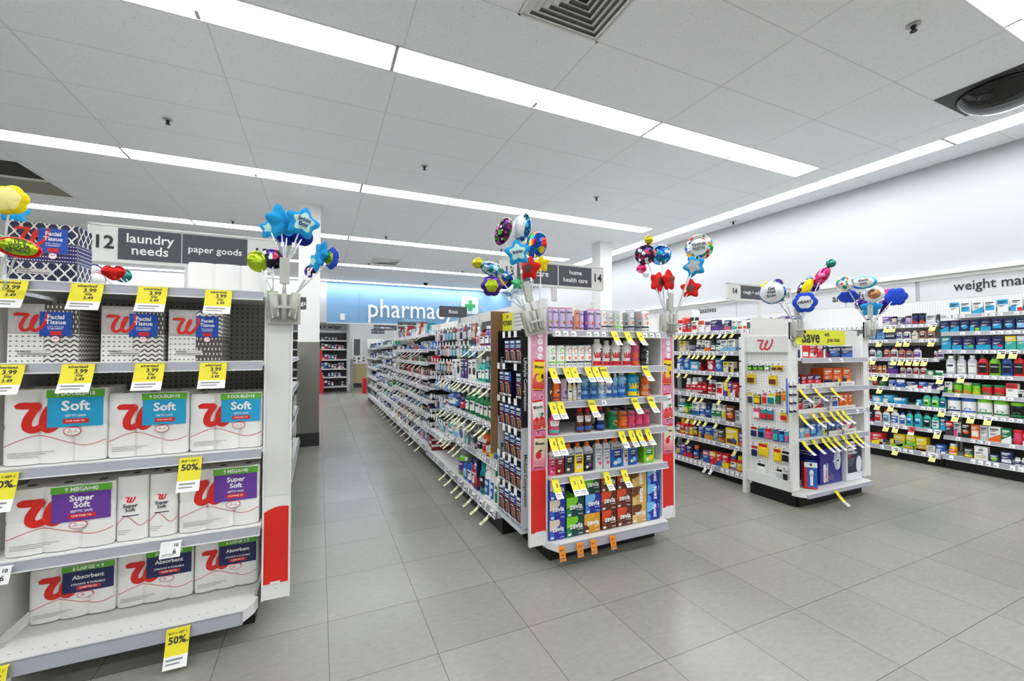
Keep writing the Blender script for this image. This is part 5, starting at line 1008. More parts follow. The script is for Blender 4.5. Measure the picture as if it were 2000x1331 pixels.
for i, z in enumerate(Z9): fill(5.3, 8.05, z, (Z9[i - 1] - z - .05) if i else .26, 20, PAL[i], '%s shelf of middle aisle bay' % nth(i), 'products on the tight shelves of the middle aisle', seed=40 + i)
for j, (y0, y1, zz) in enumerate(((8.2, 10.3, [1.5, 1.28, 1.08, .88, .66, .42, .2]), (10.5, 12.6, [1.45, 1.2, .95, .7, .45, .2]))):
    for i, z in enumerate(zz): fill(y0, y1, z, .17, 9 if j == 0 else 7, ['nsw', 'bws', 'wls', 'xns', 'nbw', 'wse', 'Gaw'], '%s shelf of %s aisle bay' % (nth(i), ('fourth', 'farthest')[j]), 'small products far down the middle aisle', seed=70 + i + 10 * j, nm='distant_packet')
for i, z in enumerate((1.055, .75, .58, .41)):
    for k in range(5): put('small_carton', prod('box', .05, .07, .08, 'w', 'k', 's', None, 3), (1.30 + .056 * k, 5.29, z + .002), 0, 'small white and black carton, %s from left at the bay end, %s stepped shelf' % (nth(k), nth(i)), 'box', 'small cartons on the bay end shelves')
red_b = MB(); 
for i in range(3): put('red_carton', prod('box', .11, .07, .16, 'd', 'w', 'r', None, 1), (1.30 + .12 * (i % 2), 5.18 - .0 * i, .178 + .072 * (i // 2 * 1)), 0, 'red and white carton lying at the bay end, %s of three' % nth(i), 'box', 'red cartons at the bay end')
# toilet paper aisle right face: green and white packs glimpsed past the left display
for i, (py, y, z, h) in enumerate(((0, 3.3, .153, .30), (0, 3.75, .153, .28), (0, 4.3, .153, .3), (0, 3.5, .603, .25), (0, 4.2, .603, .2), (0, 3.7, .953, .2), (0, 4.6, .953, .22), (0, 5.2, .153, .3), (0, 5.4, .603, .25))):
    put('product_pack', prod('box', .32, h, .2, 'G', 'w', 'y', None, 2 + i % 2), (-.36, y, z + .001), PI / 2, 'green and white pack glimpsed beside the left pillar, %s one' % nth(i), 'pack', 'green packs beside the left pillar')

# ---- compression wear display
t = thing('compression_display', 'tall black narrow display with vertical compression lettering beside the drinks display', 'display rack', (1.28, 2.8, .2))
MB().box(1.325, 1.335, 2.565, 2.966, .17, 1.53, cm('k')).part('back_panel', t)
for k, y in enumerate((2.96, 2.56)):
    b = MB(); b.box(1.225, 1.33, y, y + .006, .87 if k else .90, 1.53, cm('k')); b.box(1.225, 1.33, y + .0005, y + .0055, .20, .87 if k else .90, cm('s')); f = lambda u, v: (u, y - .001, v)
    b.text(f, 'Lifestyle Compression', 1.255, 1.16, .036, paper, 1.1, -PI / 2, .01); b.text(f, 'Medical Compression', 1.255, .52, .036, ink, 1.1, -PI / 2, .01); b.part('side_flange', t, 'flange with vertical lettering')
MB().box(1.225, 1.33, 2.565, 2.966, .17, .19, cm('s')).part('tray', t)
b = MB(); b.box(1.262, 1.27, 2.57, 2.966, 1.53, 1.665, offwhite); f = lambda u, v: (1.2612, -u, v); b.patch(f, -2.964, -2.78, 1.532, 1.663, mat('sale_yellow')); f2 = lambda u, v: (1.2604, -u, v); b.text(f2, 'FUTURO', -2.872, 1.585, .046, ink, .9, 0, .05); b.text(f2, '3M', -2.872, 1.635, .03, red, 1, 0, .05)
for i in range(4): b.patch(f2, -2.76, -2.60, 1.56 + .027 * i, 1.565 + .027 * i, greyink)
b.part('header_card', t, 'yellow and white header card')
def cpack(w, h):
    k = ('cp', round(h, 2))
    if k not in _PC:
        b = MB(); b.box(-w / 2, w / 2, -.018, .018, 0, h, mat('pack_navy', '15183a', .35)); f, f2 = FX(-.0186), FX(-.0192); P = lambda fn, a, c_, lo, hi, m: b.patch(fn, -w / 2 + w * a, -w / 2 + w * c_, h * lo, h * hi, m)
        P(f, .05, .6, .86, .96, paper); P(f, .62, .98, .6, .98, cm('b')); P(f, .08, .7, .74, .78, paper); P(f, .08, .6, .66, .7, paper); P(f, .08, .65, .56, .59, cm('r')); P(f, .08, .5, .5, .53, paper)
        b.add([f2(-w * .05, h * .5), f2(w * .2, h * .5), f2(w * .3, h * .12), f2(w * .12, h * .1)], [(0, 1, 2, 3)], mat('leg_tan', 'b07a58', .6)); b.add([f2(-w * .32, h * .45), f2(-w * .12, h * .45), f2(-w * .05, h * .12), f2(-w * .2, h * .12)], [(0, 1, 2, 3)], mat('leg_tan'))
        P(f, .0, 1, 0, .08, paper); P(f2, .12, .7, .02, .05, cm('n')); _PC[k] = [(b.mesh('carton'), 'carton')]
    return _PC[k]
for r_, (zt, zb, n) in enumerate(((1.46, 1.30, 4), (1.235, 1.06, 4), (1.0, .84, 4), (.80, .64, 4), (.60, .44, 4), (.40, .21, 4))):
    for i in range(n):
        if (r_, i) in ((0, 0), (1, 2), (3, 0)): continue
        y = 2.91 - .098 * i; put('compression_pack', cpack(.09, zt - zb), (1.255, y, zb), -PI / 2 + .12, 'navy boxed compression pack, %s from left, %s row' % (nth(i), nth(r_)), 'box', 'compression packs on the black display', ry=.0)
        if 'hook3' not in _PC: _PC['hook3'] = MB().tube([(.04, 0, 0), (-.07, 0, 0), (-.075, 0, .01)], .0025, alum).box(-.08, -.076, -.02, .02, -.004, .04, paper).mesh('price_hook')
        q = bpy.data.objects.new('price_hook', _PC['hook3']); C.objects.link(q); q.parent = t; q.location = (1.285 - 1.28, y - 2.8, zt + .02 - .2)
MB().box(1.17, 1.32, 2.967, 2.978, .62, 1.68, mat('brown_cardboard', '8a6a4a', .8)).lone('cardboard_divider', 'brown cardboard divider between mouthwash bay and black display', 'panel')

# ================================================================== SIGNS
def aisle_sign(y, xl, xr, z0, z1, nl, ta, tb, nr, label, xs, pole_z=1.66):
    t = thing('aisle_sign', label, 'sign', ((xl + xr) / 2, y, pole_z), 0, 'aisle signs'); fr = mat('sign_frame', 'dededa', .5)
    b = MB(); b.box(xl, xr, y, y + .025, z0, z1, fr); b.box(xl - .004, xr + .004, y - .006, y + .03, z0 - .006, z0 + .006, fr); b.box(xl - .004, xr + .004, y - .006, y + .03, z1 - .006, z1 + .004, fr); b.box(xl - .004, xl + .006, y - .006, y + .03, z0, z1, fr); b.box(xr - .006, xr + .004, y - .006, y + .03, z0, z1, fr); b.part('frame', t)
    f = lambda u, v: (u, y - .0045, v); zc = (z0 + z1) / 2; H_ = z1 - z0
    for k, (tx, (a, c)) in enumerate(((ta, xs[0]), (tb, xs[1]))):
        b = MB(); b.box(a, c, y - .0035, y, z0 + .014, z1 - .014, signgrey); ls = tx.split('\n')
        for i, s_ in enumerate(ls): b.text(f, s_, (a + c) / 2, zc - (i - (len(ls) - 1) / 2) * H_ * .33, min(H_ * .36, (c - a) * .92 / (.5 * max(1, max(len(q) for q in ls)))), paper, 1, 0, .012)
        b.part('text_panel', t)
    b = MB(); b.text(f, nl, (xl + xs[0][0]) / 2, zc, H_ * .5, ink, .95); b.text(f, nr, (xr + xs[1][1]) / 2, zc, H_ * .5, ink, .95); b.part('aisle_numbers', t)
    for px_ in ((xl * .5 + xr * .5),): MB().box(px_ - .022, px_ + .022, y + .005, y + .03, pole_z, z0, fr).part('pole', t)
def sx(y, *px): return [at(p, 600, Y=y).x for p in px]
y = 3.08; a = sx(y, 170, 537, 228, 352, 354.5, 481.5); aisle_sign(y, a[0], a[1], Z_(170, 507, y), Z_(170, 435, y), '12', 'laundry\nneeds', 'paper goods', '13', 'aisle sign twelve reading laundry needs and paper goods above the toilet paper', ((a[2], a[3]), (a[4], a[5])), 1.6)
y = 3.1; a = sx(y, 979, 1178, 1010, 1089, 1091.5, 1155); aisle_sign(y, a[0], a[1], Z_(1178, 567, y), Z_(1178, 524, y), '13', '    care', 'home\nhealth care', '14', 'aisle sign thirteen and fourteen reading home health care above the drinks', ((a[2], a[3]), (a[4], a[5])), 1.8)
y = 3.1; a = sx(y, 1423, 1544, 1447, 1489, 1491, 1531); aisle_sign(y, a[0], a[1], Z_(1424, 584, y), Z_(1424, 553, y), '14', 'cough + cold', '', '15', 'aisle sign fourteen reading cough and cold above the right shelving', ((a[2], a[3]), (a[4], a[5])), 1.72)
def small_sign(px0, px1, py0, py1, y, txt, label, post=None):
    p0, p1 = at(px0, py0, Y=y), at(px1, py1, Y=y); t = thing('category_sign', label, 'sign', ((p0.x + p1.x) / 2, y, p1.z), 0, 'small dark category signs')
    MB().prism(rr((p0.x + p1.x) / 2, (p0.z + p1.z) / 2, (p1.x - p0.x) / 2, (p0.z - p1.z) / 2, .012), signgrey, y, y + .012, 'y').part('plate', t)
    f = lambda u, v: (u, y - .001, v); ls = txt.split('\n'); b = MB()
    for i, s_ in enumerate(ls): b.text(f, s_, (p0.x + p1.x) / 2, (p0.z + p1.z) / 2 - (i - (len(ls) - 1) / 2) * .06, (p0.z - p1.z) * .48 / len(ls) ** .7, paper, 1, 0, .01)
    b.part('lettering', t)
    if post: w_ = MB(); xm = (p0.x + p1.x) / 2; w_.tube([(xm - .03, y + .006, p0.z - .01), (xm - .03, y + .006, p0.z + .04)], .003, white); w_.tube([(xm + .03, y + .006, p0.z - .01), (xm + .03, y + .006, p0.z + .04)], .003, white); w_.tube([(xm - .1, y + .006, p0.z + .04), (xm + .32, y + .006, p0.z + .04), (xm + .42, y + .006, p0.z - .03), (xm + .42, y + .006, post)], .004, white); w_.part('wire_bracket', t)
small_sign(858, 912, 597.5, 621, 5.1, 'floss', 'dark hanging sign reading floss in front of the pharmacy wall', 1.8)
small_sign(777, 813, 629, 643.5, 8.3, 'toothbrushes', 'dark sign reading toothbrushes far down the aisle', 1.6)
small_sign(725, 751, 643, 652.5, 11.4, 'eye + ear care', 'tiny dark sign reading eye and ear care at the far end', 1.6)
small_sign(730, 775, 635, 646, 12.3, 'skin care', 'dark far sign behind the eye and ear care sign', 1.6)
small_sign(575, 598, 580, 605, 4.6, 'bags', 'dark sign half hidden behind the left balloon holder')

# ================================================================== BALLOONS
def foil(name, base, cells=None, rough=.18, metal=.75, scale=9.0):
    if name in _M: return _M[name]
    m = mat(name, base, rough, metal, bump=(30, .25))
    if cells:
        g = NT(m); co, o = g.xyz(); v = g.n('TexVoronoi'); v.inputs['Scale'].default_value = scale * 1.5; g.l(co, v.inputs['Vector']); s_ = g.n('SeparateColor'); g.l(v.outputs['Color'], s_.inputs[0])
        r = g.n('ValToRGB'); r.color_ramp.interpolation = 'CONSTANT'; e = r.color_ramp.elements; e[0].color = lin(cells[0]); e[1].position = 1 / len(cells); e[1].color = lin(cells[1])
        for i, c in enumerate(cells[2:]): q = e.new((i + 2) / len(cells)); q.color = lin(c)
        g.l(s_.outputs[0], r.inputs[0]); g.l(g.mix(g.math('LESS_THAN', v.outputs['Distance'], .62), lin(base), r.outputs[0]), g.b.inputs['Base Color'])
    return m
def felt(c, n): return mat('plush_' + n, c, .85, 0, 0, .3, bump=(220, .25))
CY, RD, YL, RB = felt('1f9ad6', 'cyan'), felt('d42018', 'red'), felt('f0d818', 'yellow'), felt('2348c0', 'royal_blue')
FM = {'floral': foil('floral_foil', '2a1d38', ['8a2a5a', '4c8a2a', '2a1d38', 'd8c8e0', '31306a', 'b0408a'], scale=34), 'blue': foil('blue_party_foil', '1f5fb8', ['1f5fb8', '3fb0d8', '2a8a6a', '1b3f9a', 'e8f0f8'], scale=30),
      'rainbow': foil('rainbow_foil', '2468c8', ['2468c8', 'd8302a', 'e8d020', '2a9a4a', '2468c8'], scale=18), 'candy': foil('pale_candy_foil', 'a8c8d8', ['cfe4ee', '3f90b8', '2a7a5a', '3a4a9a', 'e8f4f8'], scale=26),
      'multi': foil('multicolour_foil', 'd8dde0', ['d8302a', '2a9a4a', 'e8e8e8', '2f6fc8', 'e8c020', 'e8e8e8'], scale=24), 'dark': foil('dark_mixed_foil', '33304a', ['33304a', 'c83a5a', 'e8e8f0', '5a3a9a', '1d1d2a'], scale=26),
      'silver': foil('silver_foil', 'dcdfe0', None, .35, .25), 'navyf': foil('navy_foil', '1c2a8a'), 'purple': foil('purple_foil', '4a2478'), 'green': foil('green_foil', '5cb87a'), 'yellowf': foil('olive_yellow_foil', 'c8c028'), 'pink': foil('pink_foil', 'e0387a', ['e0387a', 'f088b0', 'c01f4a'], scale=24),
      'redf': foil('red_foil', 'c8201c'), 'lime': foil('lime_foil', 'a8c428'), 'tealf': foil('teal_foil', '3a8a80'), 'cyanf': foil('cyan_foil', '2ab0d8'), 'lblue': foil('light_blue_foil', '9ac4dc')}
def star_R(p=5, d=.32, r=.1): return lambda a: 1 - d * (0.5 + .5 * math.cos(p * (a - PI / 2) + PI)) ** .8
SH = {'round': lambda a: 1 + .012 * math.cos(24 * a), 'oval': lambda a: 1 / math.sqrt((math.cos(a) / .52) ** 2 + math.sin(a) ** 2), 'flat': lambda a: 1 / math.sqrt(math.cos(a) ** 2 + (math.sin(a) / .62) ** 2), 'star': star_R(), 'flower': lambda a: .86 + .14 * abs(math.cos(3.0 * a)) ** .7,
      'heart': lambda a: (.62 + .34 * abs(math.cos(a)) ** 1.1 * (1 if math.sin(a) > -.2 else .75) + (.28 * max(0, -math.sin(a)) ** 6) - .16 * max(0, math.sin(a)) ** 10), 'candyb': lambda a: 1 / math.sqrt((math.cos(a) / .55) ** 2 + math.sin(a) ** 2)}
def puff(b, shape, T, mf, mb_, inset=None, insm=None, cx=0, cz=0, s=1.0, n=60, K=7):
    R = SH[shape]; vs = []
    for side, sg in ((0, -1), (1, 1)):
        vs = [(cx, sg * T * s, cz)]; fs = []
        for k in range(1, K + 1):
            q = math.sin(PI / 2 * k / K)
            for i in range(n):
                a = 2 * PI * i / n; r_ = R(a) * s * q; th = T * s * max(0, 1 - q * q) ** .55 * (1 + .05 * math.cos(17 * a + k) * q); vs.append((cx + r_ * math.cos(a), sg * th, cz + r_ * math.sin(a)))
        for k in range(K):
            for i in range(n):
                j = (i + 1) % n
                f_ = (0, 1 + i, 1 + j) if k == 0 else (1 + (k - 1) * n + i, 1 + k * n + i, 1 + k * n + j, 1 + (k - 1) * n + j)
                fs.append(f_ if sg < 0 else f_[::-1])
        ks = int(n * (inset or 0)); cut = 0
        if inset and sg < 0:
            kk = max(1, round(inset * K)); cut = n * kk; b.add(vs, fs[:cut], insm, True); b.add(vs, fs[cut:], mf, True)
        else: b.add(vs, fs, mf if sg < 0 else mb_, True)
stick_n = [0]
def balloon(name, label, px, py, rpx, y, hold, shape='round', T=.42, front='silver', back=None, inset=None, ins=None, txt=None, yaw=0, roll=0, tilt=0, tails=None, tc=None, grp=None, stick=True, cat='balloon'):
    y = 2.41 + (y - 2.41) * 1.8 if y < 3 else y
    P = at(px, py, Y=y); s = rpx / CAM_F * (P - cam.location).dot(Vector(_cf)); mf = FM[front] if isinstance(front, str) else front; mb_ = FM[back] if isinstance(back, str) else (back or mf); im = FM[ins] if isinstance(ins, str) else ins
    t = thing(name, label, cat, P, 0, grp); e = MB(); puff(e, shape, T, mf, mb_, inset, im, 0, 0, s)
    o_ = bpy.data.objects.new('puffed_body', e.mesh('puffed_body')); C.objects.link(o_); o_.parent = t; fz = math.atan2(P.x, P.y); o_.rotation_euler = (tilt, -roll, -fz + yaw)
    if txt:
        l = MB(); ls = txt.split('\n'); tm = tc or ink
        for i, q in enumerate(ls): l.text(lambda u, v: (u, -T * s * max(0, 1 - (u * u + v * v) / (s * s)) ** .55 - .004, v), q, 0, s * (.30 * ((len(ls) - 1) / 2 - i)), s * .34, tm, min(1, 5.0 / max(len(q), 1)), .1, .03)
        q = bpy.data.objects.new('lettering', l.mesh('lettering')); C.objects.link(q); q.parent = o_
    for (dx, dz, rs, fm_) in (tails or []):
        k = MB(); puff(k, 'round', .6, FM[fm_], FM[fm_], None, None, dx * s, dz * s, rs * s, 18, 4); q = bpy.data.objects.new('twisted_end', k.mesh('twisted_end')); C.objects.link(q); q.parent = o_
    if stick and hold is not None:
        H_ = Vector(hold) - P; k = MB(); dn = H_.normalized(); k.tube([dn * s * .7, dn * s * .95, H_], .0038, plast, 8); q = bpy.data.objects.new('stick', k.mesh('stick')); C.objects.link(q); q.parent = t
        k = MB(); m_ = H_ * .5 + dn * 0.0; k.box(m_.x - .008, m_.x + .008, m_.y - .006, m_.y - .0055, m_.z - .012, m_.z + .012, paper); q = bpy.data.objects.new('barcode_tag', k.mesh('barcode_tag')); C.objects.link(q); q.parent = t
    return t
def holder(px, py, y, h, wpx, label, tilt=0.0):
    """grey plastic clip with two flared cups, a middle tube and a cross bar"""
    P = at(px, py, Y=y); t = thing('balloon_holder', label, 'balloon holder', P, 0, 'balloon holders'); w = .072
    def ob(b, n): o_ = bpy.data.objects.new(n, b.mesh(n)); C.objects.link(o_); o_.parent = t; o_.rotation_euler = (0, tilt, 0); return o_
    b = MB(); b.box(-w, w, .0, .012, -.15, 0, holder_m); b.box(-w, -w + .012, -.008, .014, -.15, 0, holder_m); b.box(w - .012, w, -.008, .014, -.15, 0, holder_m); b.box(-w, w, -.004, 0, -.152, -.145, holder_m); ob(b, 'back_plate')
    for s_ in (-1, 1):
        b = MB(); b.prism([(s_ * .072, .0), (s_ * .028, .0), (s_ * .02, -.112), (s_ * .052, -.128)][::(1 if s_ > 0 else -1)], holder_m, -.034, -.006, 'y'); b.tube([(s_ * .053, -.02, .005), (s_ * .036, -.02, -.12)], [.022, .017], holder_m, 12); ob(b, 'cup')
    b = MB(); b.tube([(0, -.03, .0), (0, -.03, -.13)], .012, holder_m, 10); b.tube([(0, -.03, 0), (0, -.02, h)], .009, holder_m, 10); b.box(-.045, .045, -.046, -.036, -.075, -.06, holder_m); ob(b, 'middle_tube')
    b = MB(); b.box(-.022, .022, -.03, -.005, h, h + .13, holder_m); ob(b, 'upper_cup'); 
    return P
YB = 2.43
H1 = holder(556, 575, YB, .05, 28, 'grey balloon holder on the right wing of the toilet paper display')
H2 = holder(1037, 608, YB, .06, 28, 'tilted grey balloon holder on the left wing of the drinks display', -.26)
H3 = holder(1305, 615, YB, .03, 28, 'grey balloon holder on the right wing of the drinks display', .03)
H4 = holder(1553, 630, 2.38, .04, 24, 'grey balloon holder left of the yellow sale sign')
H5 = holder(1696, 630, 2.38, .04, 24, 'grey balloon holder right of the yellow sale sign')
def hp(H_, k): return H_ + Vector(((-.05, 0, .05)[k], -.02, (.0, .13, .0)[k]))
B = balloon; g1 = 'balloons above the toilet paper display'; mint = mat('printed_star_patch', 'b8dcd0', .5)
B('star_plush_balloon', 'large cyan plush star seen from its back, topmost of the left bunch', 548, 433, 34, YB, hp(H1, 1), 'star', .42, CY, CY, yaw=.75, roll=.25, grp=g1)
B('star_plush_balloon', 'cyan plush star printed Birthday Boy, facing the aisle', 591, 436, 33, YB - .02, hp(H1, 1), 'star', .32, CY, CY, .36, mint, 'Birthday\nBoy', yaw=.25, roll=-.25, tc=mat('navy_letters', '1a2a6a'), grp=g1)
B('star_plush_balloon', 'small cyan plush star peeking out low at the left of the bunch', 527, 447, 22, YB + .12, hp(H1, 1), 'star', .35, CY, CY, .34, mint, yaw=-.5, grp=g1)
B('foil_balloon', 'dark blue round foil balloon behind the left plush stars', 560, 460, 20, YB + .16, hp(H1, 1), 'round', .4, 'navyf', grp=g1)
B('foil_balloon', 'navy foil balloon below the Birthday Boy star', 592, 462, 19, YB + .12, hp(H1, 1), 'round', .4, 'navyf', yaw=.3, grp=g1)
B('foil_balloon', 'lime and red round foil balloon low in the left bunch', 503, 511, 21, YB - .02, hp(H1, 0), 'round', .45, 'lime', 'redf', yaw=.6, grp=g1)
B('foil_balloon', 'multicoloured patchwork round foil balloon beside the lime one', 533, 506, 20, YB, hp(H1, 0), 'round', .5, 'dark', yaw=.1, grp=g1)
B('star_plush_balloon', 'narrow cyan plush star seen side on, right of the left bunch', 628, 495, 25, YB + .02, hp(H1, 2), 'star', .3, CY, CY, yaw=-1.05, roll=-.6, grp=g1)
B('star_plush_balloon', 'lower cyan plush star seen side on, in front of the patterned foil', 617, 512, 20, YB, hp(H1, 2), 'star', .34, CY, CY, .34, mint, yaw=-1.0, roll=-.5, grp=g1)
B('flower_balloon', 'dark blue plush flower with yellow edged face, far right of left bunch', 648, 505, 22, YB, hp(H1, 2), 'flower', .34, RB, 'navyf', .42, FM['lime'], yaw=-1.0, roll=-.7, grp=g1)
B('foil_balloon', 'small patterned foil balloon under the cyan side on stars', 607, 530, 13, YB + .05, hp(H1, 2), 'round', .45, 'dark', yaw=-.5, roll=-.4, grp=g1)
g2 = 'balloons at the far left edge'; H0 = at(-8, 600, Y=YB)
B('plush_balloon', 'yellow plush balloon with red print at the top left edge', 20, 391, 30, YB - .05, H0, 'flower', .5, YL, YL, .5, mat('pale_print', 'f4e890', .5), yaw=-.6, roll=.2, grp=g2)
B('star_plush_balloon', 'cyan plush star behind the yellow balloon at far left', 27, 414, 24, YB + .06, H0, 'star', .35, CY, CY, yaw=.2, grp=g2)
B('foil_balloon', "red oval foil balloon reading It's your birthday before the tissue bundle", 37, 484, 32, YB - .12, H0, 'flat', .4, 'redf', None, .5, 'lime', "IT'S\nYOUR\nBIRTHDAY", roll=-.15, grp=g2, tc=mat('dark_green_letters', '2a4a28'))
B('foil_balloon', 'green foil balloon cut by the left edge of the photo', -9, 478, 22, YB, H0, 'round', .45, FM['green'], roll=0, grp=g2)
g3 = 'balloons above the left wing of the drinks display'
B('foil_balloon', 'long dark floral foil balloon at the top left of the middle bunch', 983, 452, 29, YB, hp(H2, 1) + Vector((-.1, 0, 0)), 'oval', .32, 'floral', roll=-.35, grp=g3)
B('foil_balloon', 'blue party foil balloon with pale face, topmost in the middle bunch', 1019, 444, 28, YB - .03, hp(H2, 1) + Vector((-.08, 0, 0)), 'round', .42, 'blue', None, .5, 'silver', yaw=-.95, grp=g3)
B('foil_balloon', 'rainbow blue foil balloon on the right of the middle bunch', 1046, 479, 26, YB + .03, hp(H2, 1), 'round', .42, 'rainbow', yaw=-.6, grp=g3)
B('star_plush_balloon', 'cyan plush birthday star with printed star patch in the middle bunch', 1011, 494, 27, YB - .06, hp(H2, 1) + Vector((-.06, 0, 0)), 'star', .3, CY, CY, .36, mint, 'Birthday', roll=.15, grp=g3, tc=mat('navy_letters'))
B('star_plush_balloon', 'red plush star with dark printed patch below the cyan star', 1034, 525, 25, YB, hp(H2, 1), 'star', .32, RD, RD, .34, mat('grey_red_patch', '6a3a30', .6), yaw=-.4, roll=-.1, grp=g3)
B('star_plush_balloon', 'yellow plush star partly behind the red star', 1057, 516, 18, YB + .1, hp(H2, 2), 'star', .4, YL, YL, yaw=-.3, grp=g3)
B('candy_foil_balloon', 'pale patterned candy shaped foil balloon pointing left', 962, 527, 26, YB, hp(H2, 0), 'candyb', .5, 'candy', roll=1.15, tails=[(0, 1.2, .42, 'yellowf'), (0, -1.1, .4, 'blue')], grp=g3)
B('flower_balloon', 'purple flower balloon with lime glitter centre', 960, 559, 21, YB - .05, hp(H2, 0), 'flower', .35, 'purple', None, .42, FM['lime'], yaw=.1, grp=g3)
B('foil_balloon', 'blue foil balloon with golden sunburst behind the purple flower', 986, 548, 18, YB + .05, hp(H2, 0), 'round', .4, 'navyf', None, .4, foil('gold_foil', 'c8943a'), yaw=-.5, grp=g3)
B('foil_balloon', 'small green foil star right of the purple flower', 1010, 554, 13, YB - .02, hp(H2, 0), 'star', .35, 'green', grp=g3)
g4 = 'balloons above the right wing of the drinks display'
B('foil_balloon', 'round foil balloon reading Think Positive with coloured rim', 1365, 484, 26, YB, hp(H3, 2), 'round', .36, 'multi', None, .44, 'silver', 'THINK\nPOSITIVE', grp=g4)
B('foil_balloon', 'small blue foil piece just under the Think Positive balloon', 1354, 506, 10, YB + .08, hp(H3, 2), 'round', .4, 'navyf', grp=g4)
B('star_plush_balloon', 'cyan plush star with grey patch under the Think Positive balloon', 1356, 521, 22, YB - .04, hp(H3, 2), 'star', .34, CY, CY, .36, mat('grey_patch', 'a8b4b4', .5), yaw=-.2, roll=.3, grp=g4)
B('star_plush_balloon', 'red plush star facing front, lowest right of its bunch', 1349, 564, 20, YB - .02, hp(H3, 2), 'star', .34, RD, RD, .34, mat('grey_red_patch'), grp=g4)
B('star_plush_balloon', 'left red plush star seen side on', 1284, 552, 22, YB, hp(H3, 0), 'star', .38, RD, RD, .34, mat('grey_red_patch'), yaw=.95, roll=-.3, grp=g4)
B('star_plush_balloon', 'right red plush star seen side on', 1306, 548, 22, YB - .02, hp(H3, 0), 'star', .38, RD, RD, .34, mat('grey_red_patch'), yaw=1.1, roll=.1, grp=g4)
B('foil_balloon', 'round blue and red lettered foil balloon above the side on red stars', 1290, 498, 20, YB + .06, hp(H3, 0), 'round', .45, 'blue', grp=g4)
B('candy_foil_balloon', 'dark mixed foil balloon with round ends above and below', 1260, 497, 20, YB, hp(H3, 0), 'round', .6, 'dark', tails=[(.35, 1.4, .45, 'yellowf'), (-.35, -1.4, .48, 'pink'), (.05, -1.95, .34, 'silver')], grp=g4)
g5 = 'balloons left of the sale sign'
B('foil_balloon', 'silver Get Well Soon balloon with blue side', 1509, 572, 23, 2.34, hp(H4, 0), 'round', .42, 'blue', None, .72, 'silver', 'Get\nWell\nSoon', yaw=-.25, grp=g5)
B('star_plush_balloon', 'yellow plush corner peeking behind the Get Well Soon balloon', 1497, 561, 12, 2.46, hp(H4, 0), 'star', .4, YL, YL, grp=g5)
B('foil_balloon', 'dark purple foil top peeking behind the Get Well Soon balloon', 1519, 554, 9, 2.46, hp(H4, 0), 'round', .4, 'purple', grp=g5)
B('flower_balloon', 'blue plush flower with pale printed centre', 1572, 591, 21, 2.34, hp(H4, 2), 'flower', .34, RB, RB, .44, mat('pale_centre', 'd4dcd8', .5), 'HEART', grp=g5)
B('plush_balloon', 'yellow crescent shaped plush seen side on above the blue flower', 1577, 560, 16, 2.4, hp(H4, 2), 'oval', .5, YL, YL, roll=-.45, yaw=.4, grp=g5)
B('foil_balloon', 'dark mixed foil balloon behind the yellow crescent', 1567, 563, 15, 2.46, hp(H4, 2), 'oval', .5, 'dark', roll=-.4, grp=g5, tails=[(.3, 1.4, .42, 'lblue')])
B('candy_foil_balloon', 'pink candy foil balloon leaning to the upper right with green tip', 1605, 540, 20, 2.36, hp(H4, 2), 'candyb', .5, 'pink', roll=-.55, tails=[(0, 1.4, .42, 'tealf'), (0, -1.2, .45, 'purple')], grp=g5)
g6 = 'balloons right of the sale sign'
B('foil_balloon', 'round red, white and green foil balloon left in the rightmost bunch', 1650, 556, 15, 2.36, hp(H5, 0), 'round', .5, 'multi', yaw=.4, roll=.3, grp=g6)
B('foil_balloon', 'cyan and white oval thank you balloon, topmost of the rightmost bunch', 1686, 552, 21, 2.34, hp(H5, 1), 'flat', .5, 'cyanf', None, .5, 'silver', 'thank\nyou', grp=g6)
B('flower_balloon', 'flat blue flower balloon seen from below on the left', 1657, 580, 17, 2.4, hp(H5, 0), 'flower', .4, RB, RB, tilt=.9, grp=g6)
B('foil_balloon', 'silver and peach foil balloon in the centre of the rightmost bunch', 1707, 575, 16, 2.33, hp(H5, 1), 'round', .5, 'silver', None, .4, foil('peach_foil', 'c88a5a'), grp=g6)
B('foil_balloon', 'dark purple foil balloon behind the cyan star', 1683, 596, 11, 2.46, hp(H5, 1), 'round', .4, 'purple', grp=g6)
B('foil_balloon', 'small pink lettered foil balloon beside the blue flower', 1731, 574, 10, 2.44, hp(H5, 2), 'round', .5, 'pink', grp=g6)
B('star_plush_balloon', 'cyan plush star low in the rightmost bunch', 1701, 602, 19, 2.4, hp(H5, 1), 'star', .36, CY, CY, yaw=.3, tilt=.5, grp=g6)
B('foil_balloon', 'long dark purple foil balloon leaning right', 1722, 600, 17, 2.42, hp(H5, 2), 'oval', .4, 'purple', roll=-.55, grp=g6)
B('flower_balloon', 'bright blue plush flower, rightmost balloon of all', 1750, 580, 18, 2.33, hp(H5, 2), 'flower', .4, RB, RB, yaw=-.2, grp=g6)
g7 = 'small balloons behind the toilet paper display'; HB = Vector((-1.2, 4.6, 1.6))
B('foil_balloon', 'distant navy and silver foil balloon right of the tissue bundle', 184, 530, 14, 4.6, HB, 'round', .4, 'navyf', None, .5, 'silver', grp=g7)
B('foil_balloon', 'distant pink edged foil balloon below the navy one', 190, 546, 13, 4.5, HB, 'round', .4, 'pink', None, .7, 'silver', grp=g7)
B('foil_balloon', 'distant red heart foil balloon', 222, 531, 19, 4.55, HB, 'heart', .4, 'redf', roll=.1, grp=g7)
B('foil_balloon', 'distant teal foil balloon behind the red heart', 240, 538, 14, 4.75, HB, 'round', .4, 'tealf', grp=g7)
